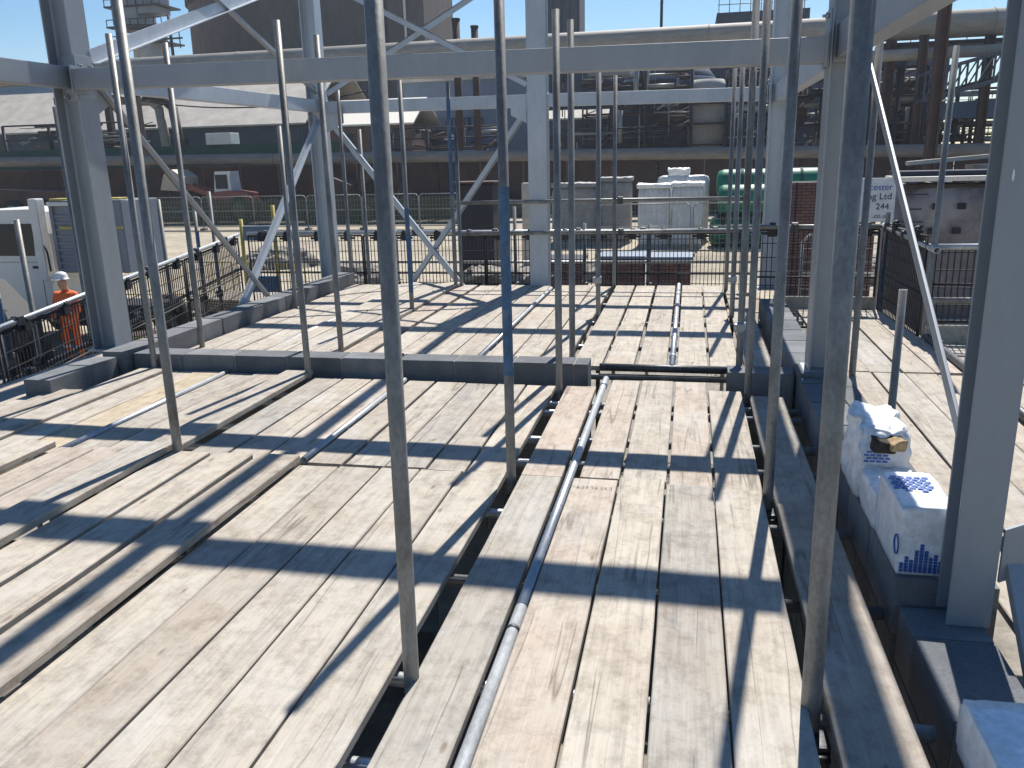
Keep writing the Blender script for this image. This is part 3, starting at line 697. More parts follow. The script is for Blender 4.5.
def brick_print(m, org, u, v, n_, cols, rows, w, h, gap, keep=lambda i, j: True):
    for j in range(rows):
        for i in range(cols):
            if not keep(i, j): continue
            o = Vector(org) + Vector(u) * (i * (w + gap) + (.5 * w if j % 2 else 0)) + Vector(v) * (j * (h + gap))
            m.poly([o, o + Vector(u) * w, o + Vector(u) * w + Vector(v) * h, o + Vector(v) * h], Vector(n_) * .0012)
# pack B (between the torn one and the column)
t = thing('wrapped_pack', (.87, 3.02, .10), 'white wrapped pack with blue brick print, tight behind the big right column', 'pack', 'white packs on the block wall')
m = crumple(.765, .95, 2.93, 3.30, .10, .36, .004, 3, 12, .25, 0, .02); m.build('wrapper', 'white_wrap', t)
m = MB(); brick_print(m, (.775, 3.06, .3625), (1, 0, 0), (0, 1, 0), (0, 0, 1), 5, 8, .022, .016, .006, lambda i, j: j > 1 - (i % 2)); m.build('printed_brick_pattern', 'blue_print', t)
m = MB()
hgt = [3, 5, 4, 7, 9, 7, 5, 6, 4]
for i in range(9):
    for j in range(hgt[i]): m.box(.775 + i * .016, .775 + i * .016 + .012, 2.928, 2.933, .112 + j * .0125, .112 + j * .0125 + .0095)
m.build('printed_skyline', 'blue_print', t)
m = MB()
for i in range(18):
    a, b = 2 * math.pi * i / 18, 2 * math.pi * (i + 1) / 18
    m.tube((.7625, 2.95 + .03 * math.cos(a), .21 + .035 * math.sin(a)), (.7625, 2.95 + .03 * math.cos(b), .21 + .035 * math.sin(b)), .003, 5)
m.build('printed_ring', 'blue_print', t)
# pack A (torn)
t = thing('wrapped_pack', (.85, 3.75, .10), 'torn crumpled white pack with its brown filling showing, standing farthest back', 'pack', 'white packs on the block wall')
m = crumple(.745, .97, 3.62, 4.05, .10, .43, .026, 11, 18, .8, .06); m.build('wrapper', 'white_wrap', t)
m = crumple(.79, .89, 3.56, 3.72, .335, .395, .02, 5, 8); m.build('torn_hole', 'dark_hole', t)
m = crumple(.86, .92, 3.55, 3.68, .35, .39, .02, 8, 8); m.build('filling', 'brown_card', t)
m = MB(); brick_print(m, (.765, 3.59, .285), (1, 0, 0), (0, 0, 1), (0, -1, 0), 4, 4, .02, .009, .005)
m.build('printed_brick_pattern', 'blue_print', t)
t = thing('wrapped_pack', (.85, 3.45, .10), 'low opened white pack slumped between the torn pack and the tight one', 'pack', 'white packs on the block wall')
m = crumple(.755, .96, 3.28, 3.62, .10, .265, .014, 21, 12, 1.2); m.build('wrapper', 'white_wrap', t)
m = MB(); brick_print(m, (.80, 3.272, .115), (1, 0, 0), (0, 0, 1), (0, -1, 0), 5, 8, .02, .0095, .005); m.build('printed_brick_pattern', 'blue_print', t)
m = crumple(.80, .93, 3.262, 3.33, .225, .245, .006, 4, 4); m.build('torn_edge', 'dark_hole', t)
m = crumple(.92, .985, 3.30, 3.40, .23, .262, .012, 14, 4); m.build('filling', 'brown_card', t)
# pack C bottom right
t = thing('wrapped_pack', (.9, 1.62, .0), 'white wrapped pack cut off by the lower right corner', 'pack', 'white packs on the block wall')
m = crumple(.745, 1.10, 1.40, 2.13, .0, .165, .005, 31, 12, .25, 0, .02); m.build('wrapper', 'white_wrap', t)
m = MB()
for i in range(18):
    a, b = 2 * math.pi * i / 18, 2 * math.pi * (i + 1) / 18
    m.tube((.86 + .028 * math.cos(a), 1.84 + .02 * math.sin(a), .1685), (.86 + .028 * math.cos(b), 1.84 + .02 * math.sin(b), .1685), .003, 5)
m.build('printed_ring', 'blue_print', t)
m = MB()
for i in range(9):
    for j in range(hgt[(i + 3) % 9]): m.box(.7405, .7435, 1.65 + i * .03, 1.673 + i * .03, .015 + j * .0105, .023 + j * .0105)
m.build('printed_skyline', 'blue_print', t)

# ------------------------------------------------------------------ yard: truck
def wheel_mb(c, r, w, axis='Y'):
    m = MB(); m.lathe(c, [(r * .62, -w / 2), (r * .92, -w / 2), (r, -w * .35), (r, w * .35), (r * .92, w / 2), (r * .62, w / 2)], 28, axis); return m
def hub_mb(c, r, w, axis='Y'):
    m = MB(); m.lathe(c, [(r * .3, -w * .56), (r * .6, -w * .51), (r * .62, 0), (r * .6, w * .51), (r * .3, w * .56)], 20, axis); return m
tx, ty = -14.6, 15.6
t = thing('tipper_truck', (tx, ty, GZ), 'white cabbed tipper truck with a grey slatted body behind the left mesh', 'truck')
cab = MB(); z0 = GZ + .75
cab.poly([(-15.75, ty, z0), (-13.42, ty, z0), (-13.36, ty, .28), (-13.42, ty, .74), (-13.62, ty, .80), (-15.3, ty, .78), (-15.62, ty, .1), (-15.78, ty, -.6)], (0, 2.0, 0))
body = cab.build('cab', 'white_paint', t)
w = MB(); w.poly([(-15.45, ty - .012, -.18), (-13.72, ty - .012, -.18), (-13.66, ty - .012, .50), (-15.12, ty - .012, .50), (-15.42, ty - .012, .0)], (0, .012, 0)); w.build('cab_window', 'window', body)
w = MB(); w.box(-15.5, -13.45, ty - .006, ty, -.32, -.312); w.box(-13.62, -13.612, ty - .006, ty, -1.4, .68); w.box(-13.8, -13.6, ty - .03, ty, -.45, -.40); w.build('door_line', 'navy', body)
w = MB(); w.box(-13.56, -13.36, ty - .15, ty + .1, -.7, 1.02, .03); w.build('intake_stack', 'white_paint', t)
w = MB(); w.tube((-13.3, ty - .1, -.5), (-13.28, ty - .14, -.1), .02, 8); w.tube((-13.28, ty - .14, -.1), (-13.36, ty - .1, .05), .02, 8); w.build('air_hose', 'navy', t)
tb = MB(); tb.box(-13.2, -11.5, ty + .05, ty + 1.3, -.55, .95, .02)
tip = tb.build('tipper_body', 'grey_paint', t)
w = MB()
for k in range(9): w.box(-13.2, -12.5, ty + .02, ty + .055, -.50 + k * .14, -.50 + k * .14 + .05, .008)
w.build('side_slats', 'grey_paint', tip); w = MB()
for k in range(3): w.box(-13.2 + k * .8, -13.12 + k * .8, ty - .0, ty + .06, -.55, .95, .008)
w.build('side_ribs', 'grey_paint', tip)
w = MB(); w.box(-13.15, -11.5, ty + .0, ty + .3, .97, 1.01, .01); w.build('top_ladder', 'yellow', t)
w = MB(); w.box(-13.2, -12.2, ty - .05, ty + .3, .86, .94, .01); w.build('sheet_roll', 'white_paint', t)
w = MB(); w.box(-13.0, -11.5, ty - .02, ty + .01, .38, .43); w.build('ratchet_strap', 'yellow', t)
w = MB(); w.box(-15.4, -11.5, ty + .4, ty + 1.6, GZ + .55, GZ + .85); w.box(-12.9, -12.3, ty, ty + .4, GZ + .5, GZ + 1.0, .03); w.build('chassis', 'black_steel', t)
for x_ in (-14.75, -11.9):
    for y_ in (ty + .2, ty + 1.8):
        wh = wheel_mb((x_, y_, GZ + .46), .46, .28).build('wheel', 'rubber', t); hub_mb((x_, y_, GZ + .46), .46, .28).build('rim', 'grey_paint', wh)

# yellow pedestrian barriers
def barrier(x0, x1, y, label):
    t = thing('crowd_barrier', ((x0 + x1) / 2, y, GZ), label, 'barrier', 'yellow barriers in the yard')
    m = MB(); z1, z2 = GZ + 1.1, GZ + .15
    for z in (z1, z2): m.tube((x0, y, z), (x1, y, z), .02, 6)
    for x_ in (x0, x1): m.tube((x_, y, GZ + .02), (x_, y, z1), .02, 6)
    m.build('frame', 'yellow', t)
    m = MB(); k = int((x1 - x0) / .12)
    for i in range(1, k): m.tube((x0 + i * .12, y, z2), (x0 + i * .12, y, z1), .008, 5)
    m.build('upright_bars', 'yellow', t)
    m = MB()
    for x_ in (x0 + .2, x1 - .2): m.box(x_ - .025, x_ + .025, y - .3, y + .3, GZ, GZ + .04)
    m.build('foot', 'yellow', t)
for i in range(3): barrier(-17.2 + i * 2.2, -15.1 + i * 2.2, 22 + .1 * i, f'yellow pedestrian barrier in the yard behind the truck, {ORD[i]} from the left')

# ------------------------------------------------------------------ worker
def skin_obj(name, verts, edges, radii, mat, parent, sub=2, root=0):
    me = bpy.data.meshes.new(name); me.from_pydata([Vector(v) for v in verts], edges, []); ob = bpy.data.objects.new(name, me); C.objects.link(ob)
    sm = ob.modifiers.new('s', 'SKIN'); sm.use_smooth_shade = True
    for i, r in enumerate(radii):
        me.skin_vertices[0].data[i].radius = (r, r) if not isinstance(r, tuple) else r
        me.skin_vertices[0].data[i].use_root = (i == root)
    ss = ob.modifiers.new('u', 'SUBSURF'); ss.levels = sub; ss.render_levels = sub
    bpy.context.view_layer.update(); dg = bpy.context.evaluated_depsgraph_get()
    me2 = bpy.data.meshes.new_from_object(ob.evaluated_get(dg)); me2.name = name
    bpy.data.objects.remove(ob); ob = bpy.data.objects.new(name, me2); C.objects.link(ob)
    for mm in (mat if isinstance(mat, list) else [mat]): me2.materials.append(M[mm])
    for p in me2.polygons: p.use_smooth = True
    o = MW[parent.name] if parent else Vector((0, 0, 0)); me2.transform(Matrix.Translation(-o)) if parent else None
    MW[ob.name] = o
    if parent: ob.parent = parent
    return ob
px, py, pz = -11.95, 14.2, GZ
t = thing('person', (px, py, pz), 'person in orange hi-vis jacket and trousers with a white helmet, standing outside the left mesh', 'person')
J = lambda a, b, c: (px + a, py + b, pz + c)
V = [J(0, 0, .95), J(0, .01, 1.15), J(0, .02, 1.38), J(0, 0, 1.50), J(0, -.04, 1.63), J(0, -.04, 1.74),
     J(-.19, .01, 1.42), J(-.25, -.02, 1.14), J(-.20, -.22, .98), J(-.16, -.30, .95),
     J(.19, .01, 1.42), J(.26, -.02, 1.14), J(.22, -.20, .96), J(.18, -.29, .93),
     J(-.10, 0, .90), J(-.13, -.03, .50), J(-.14, .03, .10), J(-.15, -.12, .05),
     J(.10, 0, .90), J(.13, -.02, .50), J(.15, .04, .10), J(.17, -.11, .05)]
E_ = [(0, 1), (1, 2), (2, 3), (3, 4), (4, 5), (2, 6), (6, 7), (7, 8), (8, 9), (2, 10), (10, 11), (11, 12), (12, 13), (0, 14), (14, 15), (15, 16), (16, 17), (0, 18), (18, 19), (19, 20), (20, 21)]
RR = [.15, .14, .16, .06, .095, .085, .075, .055, .04, .045, .075, .055, .04, .045, .10, .07, .05, .045, .10, .07, .05, .045]
bd = skin_obj('body', V, E_, RR, ['skin', 'orange', 'navy'], t)
for p in bd.data.polygons:
    z = p.center.z; x = p.center.x; y = p.center.y
    p.material_index = 2 if z < .13 else (0 if z > 1.50 or (y < -.25 and z > .85) else 1)
V2 = V[:3] + V[6:9] + V[10:13]
jk = skin_obj('jacket', [J(0, 0, .88)] + V2, [(0, 1), (1, 2), (2, 3), (3, 4), (4, 5), (5, 6), (3, 7), (7, 8), (8, 9)], [.185, .18, .165, .185, .09, .072, .06, .09, .072, .06], 'orange', t)
m = MB()
m.lathe((px, py + .01, pz), [(.188, 1.05), (.19, 1.10)], 20); m.build('reflective_band', 'silver_tape', jk)
m = MB(); m.lathe((px, py - .04, pz), [(.155, 1.73), (.125, 1.735), (.122, 1.79), (.095, 1.85), (.04, 1.875), (.005, 1.878)], 20); m.box(px - .08, px + .08, py - .23, py - .12, pz + 1.725, pz + 1.74, .005); m.build('helmet', 'white_paint', t)
for s in (-1, 1):
    m = MB(); m.lathe((px + s * .135, py, pz), [(.085, .36), (.088, .41)], 14); m.build('leg_band', 'silver_tape', t)
# dark machine beside him
t = thing('site_compressor', (-12.9, 13.4, GZ), 'dark tracked machine in shade behind the left mesh, left of the orange worker', 'machine')
m = MB(); m.poly([(-14.3, 13, GZ + .5), (-12.5, 13, GZ + .5), (-12.5, 13, GZ + 1.0), (-13.2, 13, GZ + 1.75), (-13.9, 13, GZ + 1.6), (-14.3, 13, GZ + 1.1)], (0, 1.1, 0)); m.build('hood', 'black_steel', t)
m = MB(); m.box(-14.4, -12.4, 12.9, 13.3, GZ, GZ + .48, .1); m.box(-14.4, -12.4, 13.8, 14.2, GZ, GZ + .48, .1); m.build('track', 'rubber', t)
m = MB(); m.tube((-12.6, 13.2, GZ + .9), (-12.2, 12.9, GZ + 1.3), .06, 8); m.tube((-12.2, 12.9, GZ + 1.3), (-11.9, 12.8, GZ + .6), .05, 8); m.build('boom', 'black_steel', t)
# drum
t = thing('oil_drum', (-9.6, 13.2, GZ), 'rusty yellow drum between the nearest left column and the tubes', 'drum')
m = MB(); m.lathe((-9.6, 13.2, GZ), [(.28, 0), (.29, .02), (.285, .3), (.295, .31), (.285, .33), (.285, .58), (.295, .6), (.285, .62), (.29, .86), (.28, .88)], 24); m.build('shell', 'yellow', t)
m = MB(); m.lathe((-9.6, 13.2, GZ), [(.27, .86), (.27, .895)], 24); m.build('lid', 'rust_dark', t)

# blue/yellow access gate at the far left corner
t = thing('access_gate', (-6.3, 11.7, -.6), 'yellow posted gate with blue panels at the far left mesh corner', 'gate')
for x_ in (-6.62, -6.08): m = MB(); m.tube((x_, 11.7, -.6), (x_ + .02, 11.7, .8 if x_ < -6.3 else 1.0), .03, 8); m.build('post', 'yellow', t)
m = MB(); m.box(-6.58, -6.12, 11.68, 11.74, .48, .70, .02); m.build('top_panel', M['blue_clad'], t)
m = MB(); m.box(-6.58, -6.05, 11.66, 11.72, -.30, -.05, .02); m.build('bottom_panel', 'blue_paint', t)

# ------------------------------------------------------------------ heras fences with netting
mn, ntn, bn = new_mat('faded_green_netting'); M['net'] = mn
bn.inputs['Base Color'].default_value = (.075, .085, .06, 1); bn.inputs['Roughness'].default_value = .9; bn.inputs['Alpha'].default_value = .55
def heras(x0, x1, y, label, net=None, z=GZ):
    t = thing('mesh_fence_panel', ((x0 + x1) / 2, y, z), label, 'fence', 'temporary mesh fences in the yard')
    m = MB(); h = 2.0; r = .03
    m.tube((x0, y, z + .1), (x0, y, z + h - .15), r, 6); m.tube((x1, y, z + .1), (x1, y, z + h - .15), r, 6)
    m.tube((x0, y, z + h - .15), (x0 + .15, y, z + h), r, 6); m.tube((x1, y, z + h - .15), (x1 - .15, y, z + h), r, 6)
    m.tube((x0 + .15, y, z + h), (x1 - .15, y, z + h), r, 6); m.tube((x0, y, z + .2), (x1, y, z + .2), r, 6); m.tube((x0, y, z + 1.15), (x1, y, z + 1.15), r * .7, 6)
    m.build('frame', 'galv_far', t)
    m = MB(); k = int((x1 - x0) / .2)
    for i in range(1, k): m.bar((x0 + i * .2, y, z + .2), (x0 + i * .2, y, z + h), .008, .008)
    for j in range(1, 6): m.bar((x0, y, z + .2 + j * .3), (x1, y, z + .2 + j * .3), .008, .008)
    m.build('wire_infill', 'galv_far', t)
    if net: m = MB(); m.box(x0 + .04, x1 - .04, y + .04, y + .046, z + .25, z + h * net); m.build('debris_netting', 'net', t)
    m = MB()
    for x_ in (x0, x1): m.box(x_ - .1, x_ + .1, y - .3, y + .3, z, z + .12, .02)
    m.build('block_foot', 'mortar', t)
    return t
for i in range(8): heras(-40 + i * 3.55, -40 + i * 3.55 + 3.45, 48 - .15 * i, f'temporary mesh fence panel across the yard, {ORD[i]} from the left', net=.93)
heras(-7.3, -3.6, 40, 'temporary mesh fence panel in front of the grey covered pallets')
heras(-3.4, .1, 33.0, 'temporary mesh fence panel in front of the white wrapped pallets')
heras(.2, 3.2, 33.2, 'temporary mesh fence panel in front of the green units')
heras(2.5, 5.3, 19.6, 'temporary mesh fence panel right of the white sign')

# bund behind the fences
m = MB()
for i in range(24):
    x0 = -60 + i * 2.2; h = 1.15 + .25 * noise.noise(Vector((i * .7, 0, 0)))
    m.poly([(x0, 56.2, GZ), (x0 + 2.2, 56.2, GZ), (x0 + 2.2, 56.4, GZ + h), (x0, 56.4, GZ + h)], (0, .9, 0))
m.build('earth_bund', 'olive', kind='structure')

# ------------------------------------------------------------------ wheeled loader and spare machines
def loader(x, y, label, mat, cab=True, flip=1, grp=None):
    t = thing('wheel_loader', (x, y, GZ), label, 'loader', grp)
    m = MB(); f = flip
    m.poly([(x - 2.4 * f, y, GZ + .9), (x + 2.3 * f, y, GZ + .9), (x + 2.4 * f, y, GZ + 1.9), (x + .9 * f, y, GZ + 2.1), (x - .2 * f, y, GZ + 2.0), (x - 1.0 * f, y, GZ + 1.6), (x - 2.4 * f, y, GZ + 1.5)], (0, 1.6, 0)); m.build('engine_body', mat, t)
    if cab:
        m = MB(); m.poly([(x - .3 * f, y + .1, GZ + 1.9), (x + 1.1 * f, y + .1, GZ + 1.9), (x + 1.0 * f, y + .1, GZ + 3.3), (x - .1 * f, y + .1, GZ + 3.3)], (0, 1.4, 0)); c = m.build('cab', 'white_paint', t)
        m = MB(); m.box(min(x - .1 * f, x + .85 * f), max(x - .1 * f, x + .85 * f), y + .08, y + .1, GZ + 2.2, GZ + 3.1); m.build('cab_window', 'window', c)
    m = MB(); m.poly([(x - 4.4 * f, y - .2, GZ + 2.2), (x - 2.6 * f, y - .2, GZ + 2.1), (x - 2.5 * f, y - .2, GZ + 3.0), (x - 3.3 * f, y - .2, GZ + 3.5), (x - 4.0 * f, y - .2, GZ + 3.2)], (0, 2.0, 0)); m.build('bucket', 'cream', t)
    m = MB(); m.bar((x - 2.8 * f, y + .3, GZ + 2.5), (x - .6 * f, y + .3, GZ + 1.8), .2, .3); m.bar((x - 2.8 * f, y + 1.3, GZ + 2.5), (x - .6 * f, y + 1.3, GZ + 1.8), .2, .3); m.build('lift_arm', mat, t)
    for wx in (x - 1.6 * f, x + 1.7 * f):
        for wy in (y, y + 1.7):
            wh = wheel_mb((wx, wy, GZ + .85), .85, .5).build('wheel', 'rubber', t); hub_mb((wx, wy, GZ + .85), .85, .5).build('rim', 'cream', wh)
    return t
loader(-31.6, 53.3, 'red-orange wheel loader with a raised cream bucket across the yard', 'red_orange').scale = (.95, .95, 1.05)
t = thing('dump_trailer', (-36.5, 44, GZ), 'dark machine with two big tyres at the far left of the yard', 'machine')
m = MB(); m.poly([(-40, 44, GZ + 1.3), (-34, 44, GZ + 1.3), (-33.6, 44, GZ + 2.3), (-40, 44, GZ + 2.6)], (0, 1.8, 0)); m.build('body', 'rust_dark', t)
for wx in (-38.6, -36.2):
    wh = wheel_mb((wx, 43.9, GZ + .9), .9, .5).build('wheel', 'rubber', t); hub_mb((wx, 43.9, GZ + .9), .9, .5).build('rim', 'galv_far', wh)
t = thing('excavator', (-21, 47, GZ), 'dark rusty excavator parked right of the loader', 'excavator')
m = MB(); m.poly([(-21.8, 47, GZ + 1), (-18.8, 47, GZ + 1), (-18.9, 47, GZ + 2.4), (-20.2, 47, GZ + 2.9), (-21.8, 47, GZ + 2.9)], (0, 2, 0)); m.build('house', 'rust_dark', t)
m = MB(); m.box(-22.4, -18.4, 46.8, 47.4, GZ, GZ + .9, .2); m.box(-22.4, -18.4, 48.6, 49.2, GZ, GZ + .9, .2); m.build('track', 'rubber', t)
m = MB(); m.bar((-19.2, 47.8, GZ + 2.2), (-16.8, 47.8, GZ + 3.7), .35, .4); m.bar((-16.8, 47.8, GZ + 3.7), (-15.4, 47.8, GZ + 1.4), .3, .35); m.build('boom', 'rust_dark', t); t.location = (-23.6, 52.6, GZ)

for o in C.objects:
    if o.name == 'dump_trailer': o.location = (-45.5, 53.0, GZ)
# ------------------------------------------------------------------ pallets of materials
def pallet_base(x0, x1, y0, y1, t, z=GZ):
    m = MB()
    for k in range(5):
        xa = x0 + (x1 - x0) * k / 5; m.box(xa + .02, xa + (x1 - x0) / 5 - .02, y0, y1, z + .10, z + .125)
    for k in (0, .45, .9): m.box(x0, x1, y0 + (y1 - y0) * k, y0 + (y1 - y0) * k + .1, z, z + .10)
    m.build('pallet', 'wood_grey', t)
def load(name, x0, x1, y0, y1, h, mat, label, grp, cap=None, z=GZ, amp=.03, sd=1):
    t = thing(name, ((x0 + x1) / 2, (y0 + y1) / 2, z), label, 'pallet load', grp); pallet_base(x0, x1, y0, y1, t, z)
    m = crumple(x0, x1, y0, y1, z + .127, z + h, amp, sd, 10, .5); m.build('wrapped_load', mat, t)
    if cap: m = crumple(x0 - .05, x1 + .05, y0 - .05, y1 + .05, z + h - .04, z + h + .14, amp * 2, sd + 3, 9, .6); m.build('top_cover', cap, t)
    return t
GP = 'white wrapped pallets'
load('wrapped_pallet', -2.1, -.75, 36, 37.2, 2.5, 'shrink', 'shrink-wrapped white pallet stack with sheeted top, left of two', GP, 'white_sheet', sd=2)
load('wrapped_pallet', -.70, .60, 36, 37.2, 2.55, 'shrink', 'shrink-wrapped white pallet stack with sheeted top, right of two', GP, 'white_sheet', sd=5)
t = load('wrapped_pallet', -1.4, .9, 38.2, 39.4, 2.95, 'shrink', 'bluish wrapped pallet stack behind the white ones with a crumpled sheet on top', GP, None, sd=9)
m = crumple(-.9, .0, 38.3, 39.2, GZ + 2.9, GZ + 3.2, .10, 6, 8, .6); m.build('crumpled_sheet', 'white_sheet', t)
GQ = 'grey covered pallets'
load('covered_pallet', -6.0, -4.0, 37.5, 39, 2.55, 'grey_tarp', 'grey covered pallet stack behind the pale centre column, left of two', GQ, 'grey_tarp', sd=12)
load('covered_pallet', -3.9, -2.5, 38, 39.5, 2.75, 'grey_tarp', 'grey covered pallet stack next to the white wrapped ones', GQ, 'grey_tarp', sd=15)
# green units
def green_unit(x, y, z, label, n_=1):
    t = thing('green_tank', (x, y, z), label, 'tank', 'green tanks in the yard')
    m = MB(); m.lathe((x, y, z + .62), [(.3, -1.5), (.55, -1.45), (.62, -1.3), (.62, 1.3), (.55, 1.45), (.3, 1.5)], 24, 'X'); m.build('shell', 'green_paint', t)
    m = MB()
    for q in (-.8, .8): m.box(x + q - .1, x + q + .1, y - .5, y + .5, z, z + .15); m.lathe((x + q, y, z + .62), [(.64, -.04), (.64, .04)], 24, 'X')
    m.build('cradle', 'green_dark', t); return t
green_unit(3.4, 38.0, GZ + 1.9, 'long green tank lying topmost in the yard stack').scale = (1.5, 1, 1); green_unit(2.7, 36.7, GZ + 1.3, 'green tank lying in front and slightly lower in the stack')
green_unit(2.4, 36.8, GZ, 'green tank lying on the ground right of the white pallets')
t = thing('storage_rack', (2.6, 38, GZ), 'low dark rack holding the upper green tanks', 'rack')
m = MB()
for x_ in (1.4, 2.7, 4.0):
    for y_ in (36.3, 38.3): m.box(x_ - .05, x_ + .05, y_ - .05, y_ + .05, GZ, GZ + 1.24)
m.box(1.2, 4.2, 36.2, 37.2, GZ + 1.24, GZ + 1.30); m.box(1.2, 4.2, 37.3, 38.6, GZ + 1.84, GZ + 1.90); 
for x_ in (1.4, 4.0): m.box(x_ - .05, x_ + .05, 37.8, 37.9, GZ + 1.2, GZ + 1.84)
m.build('frame', 'black_steel', t)
# brick stacks
GBk = 'brick packs'
def bricks(x0, x1, y0, y1, h, label, cap=None, z=GZ, mat='brick_pack', grp=GBk):
    t = thing('brick_pack', ((x0 + x1) / 2, (y0 + y1) / 2, z), label, 'brick pack', grp); pallet_base(x0, x1, y0, y1, t, z)
    m = MB(); m.box(x0 + .02, x1 - .02, y0 + .02, y1 - .02, z + .127, z + h, .02); m.build('brick_stack', mat, t)
    m = MB()
    for k in (.28, .72):
        xa = x0 + (x1 - x0) * k; m.box(xa - .02, xa + .02, y0 + .012, y1 - .012, z + .125, z + h + .006)
    m.build('strap', 'navy', t)
    if cap: m = MB(); m.box(x0 - .03, x1 + .03, y0 - .05, y1 + .03, z + h + .008, z + h + .08, .01); m.build('top_board', cap, t)
    return t
bricks(2.3, 3.35, 22, 23.2, 3.05, 'tall red brick pack stack seen behind the far right column'); bricks(3.4, 4.5, 22, 23.2, 3.1, 'tall red brick pack stack behind the white sign')
bricks(-2.05, -.98, 20, 21, 1.42, 'low brick pack with a blue cover beyond the far mesh, left one', 'blue_clad'); bricks(-.94, .12, 20, 21, 1.40, 'low brick pack with a blue cover beyond the far mesh, right one', 'blue_clad')
bricks(-3.4, -2.5, 20.4, 21.4, 1.3, 'dark covered brick pack with white sheet beyond the far mesh', 'navy')
t = thing('wrapped_brick_pack', (4.35, 16.4, GZ), 'large wrapped brick pack with pale boards on top, left of the big right column', 'brick pack', GBk)
m = crumple(3.55, 5.6, 16, 17.4, GZ, 1.02, .03, 44, 12, .7); m.build('wrapped_load', 'wrap_pack', t)
m = MB()
for cx, cz in ((4.22, .60), (4.62, .60), (4.18, .18), (4.58, .18)): m.box(cx - .07, cx + .07, 15.955, 15.99, cz - .05, cz + .06, .015)
m.build('brick_hollow', 'black_steel', t)
m = MB(); m.box(3.55, 5.7, 15.95, 17.0, 1.03, 1.11, .005); m.build('top_board', 'roof_white', t)
m = MB(); m.box(3.6, 5.6, 16.2, 16.9, 1.115, 1.2, .01); m.build('dark_sheet', 'navy', t)
m = MB()
for k, (w_, z_) in enumerate(((.42, .80), (.34, .55), (.38, .33), (.40, .26))): m.box(3.64, 3.64 + w_, 15.945, 15.955, z_, z_ + .025)
m.build('printed_lines', 'black_print', t)
m = MB(); m.bar((3.95, 17.2, 1.32), (5.35, 17.2, 1.42), .2, .07); m.build('loose_plank', 'roof_sheet', label='brown plank sticking out above the wrapped brick pack', cat='plank')
m = MB(); m.bar((5.0, 17.1, 1.24), (5.9, 17.3, 1.24), .3, .08); m.build('loose_plank', 'wood_grey', label='grey support plank under the sticking out brown one', cat='plank')

# sign on the mesh fence
t = thing('notice_board', (2.82, 14.0, GZ), 'white notice board with blue and black lettering beside the middle right column', 'sign')
m = MB(); m.box(2.42, 3.10, 14.0, 14.02, .50, 1.16, .005); brd = m.build('board', 'sign_white', t)
m = MB(); m.tube((2.46, 14.05, GZ), (2.46, 14.05, 1.22), .025, 8); m.tube((3.06, 14.05, GZ), (3.06, 14.05, 1.22), .025, 8); m.build('post', 'galv_far', t)
def text(s, x, z, size, mat, parent, y=13.997):
    cu = bpy.data.curves.new('lettering', 'FONT'); cu.body = s; cu.size = size; cu.align_x = 'RIGHT'; cu.extrude = .001
    o = bpy.data.objects.new('lettering_tmp', cu); C.objects.link(o); bpy.context.view_layer.update()
    me = bpy.data.meshes.new_from_object(o.evaluated_get(bpy.context.evaluated_depsgraph_get())); bpy.data.objects.remove(o)
    me.transform(Matrix.Translation(Vector((x, y, z)) - MW[parent.name]) @ Matrix.Rotation(R(90), 4, 'X'))
    me.materials.clear(); me.materials.append(M[mat]); ob = bpy.data.objects.new('lettering', me); C.objects.link(ob); ob.parent = parent; ob.location = (0, 0, 0)
text('cester', 3.05, .98, .135, 'blue_print', brd); text('ng Ltd', 3.05, .84, .14, 'navy', brd); text('244', 3.02, .69, .13, 'navy', brd); text('.co.uk', 3.03, .56, .10, 'navy', brd)

# dark steel box / column base thing by the blue tube
t = thing('site_tank', (-6.6, 26, GZ), 'tall black steel tank right of the crossing far braces', 'tank')
m = MB(); m.box(-7.15, -6.0, 26, 27.1, GZ, .86, .04); m.build('shell', 'black_steel', t)
m = MB(); m.box(-7.25, -5.9, 25.9, 27.2, .87, .93, .01); m.build('lid', 'rust_dark', t)
m = MB(); m.box(-5.85, -5.45, 30, 30.5, GZ, .75, .02); m.build('crate_stack', 'roof_sheet', label='tan crate stack peeking right of the black tank', cat='crate')

# timber and clutter beyond the mesh
def timber_stack(x, y, w, d, rows, label, rot=0, mat='wood_grey'):
    t = thing('timber_stack', (x, y, GZ), label, 'timber stack', 'timber stacks in the yard')
    rd = random.Random(int(x * 10)); m = MB(); mm = Matrix.Translation((x, y, GZ)) @ Matrix.Rotation(rot, 4, 'Z')
    for r in range(rows):
        for k in range(int(d / .24)):
            o = rd.uniform(-.15, .15); m.box(-w / 2 + o, w / 2 + o, k * .24, k * .24 + .2, .1 + r * .07, .15 + r * .07, 0, mm)
        m.box(-w / 2 + .3, -w / 2 + .38, 0, d, .08 + r * .07, .1 + r * .07, 0, mm)
    m.build('planks', mat, t); [MB().box(a, a + .1, 0, d, 0, .1, 0, mm).build('bearer', 'wood_grey', t) for a in (-w / 2 + .4, w / 2 - .5)]
timber_stack(-8.6, 16.5, 3.2, 1.4, 7, 'low stack of grey planks beyond the far left corner', .2)
timber_stack(-11.2, 19.5, 3.4, 1.6, 5, 'stack of brown planks farther back, left of the corner gate', -.15, 'wood')
timber_stack(-5.2, 19.0, 2.4, 1.2, 4, 'stack of brown planks behind the crossing far braces', .1, 'wood_red')
timber_stack(5.6, 14.4, 2.6, 1.2, 12, 'tall stack of pale planks behind the right mesh guard', .05, 'wood')
timber_stack(2.2, 13.0, 2.2, 1.2, 8, 'stack of planks beyond the far end of the right deck', .0, 'wood_yellow')
t = thing('rubble_bag', (-7.6, 14.2, GZ), 'white rubble bag on the ground by the corner gate', 'bag')
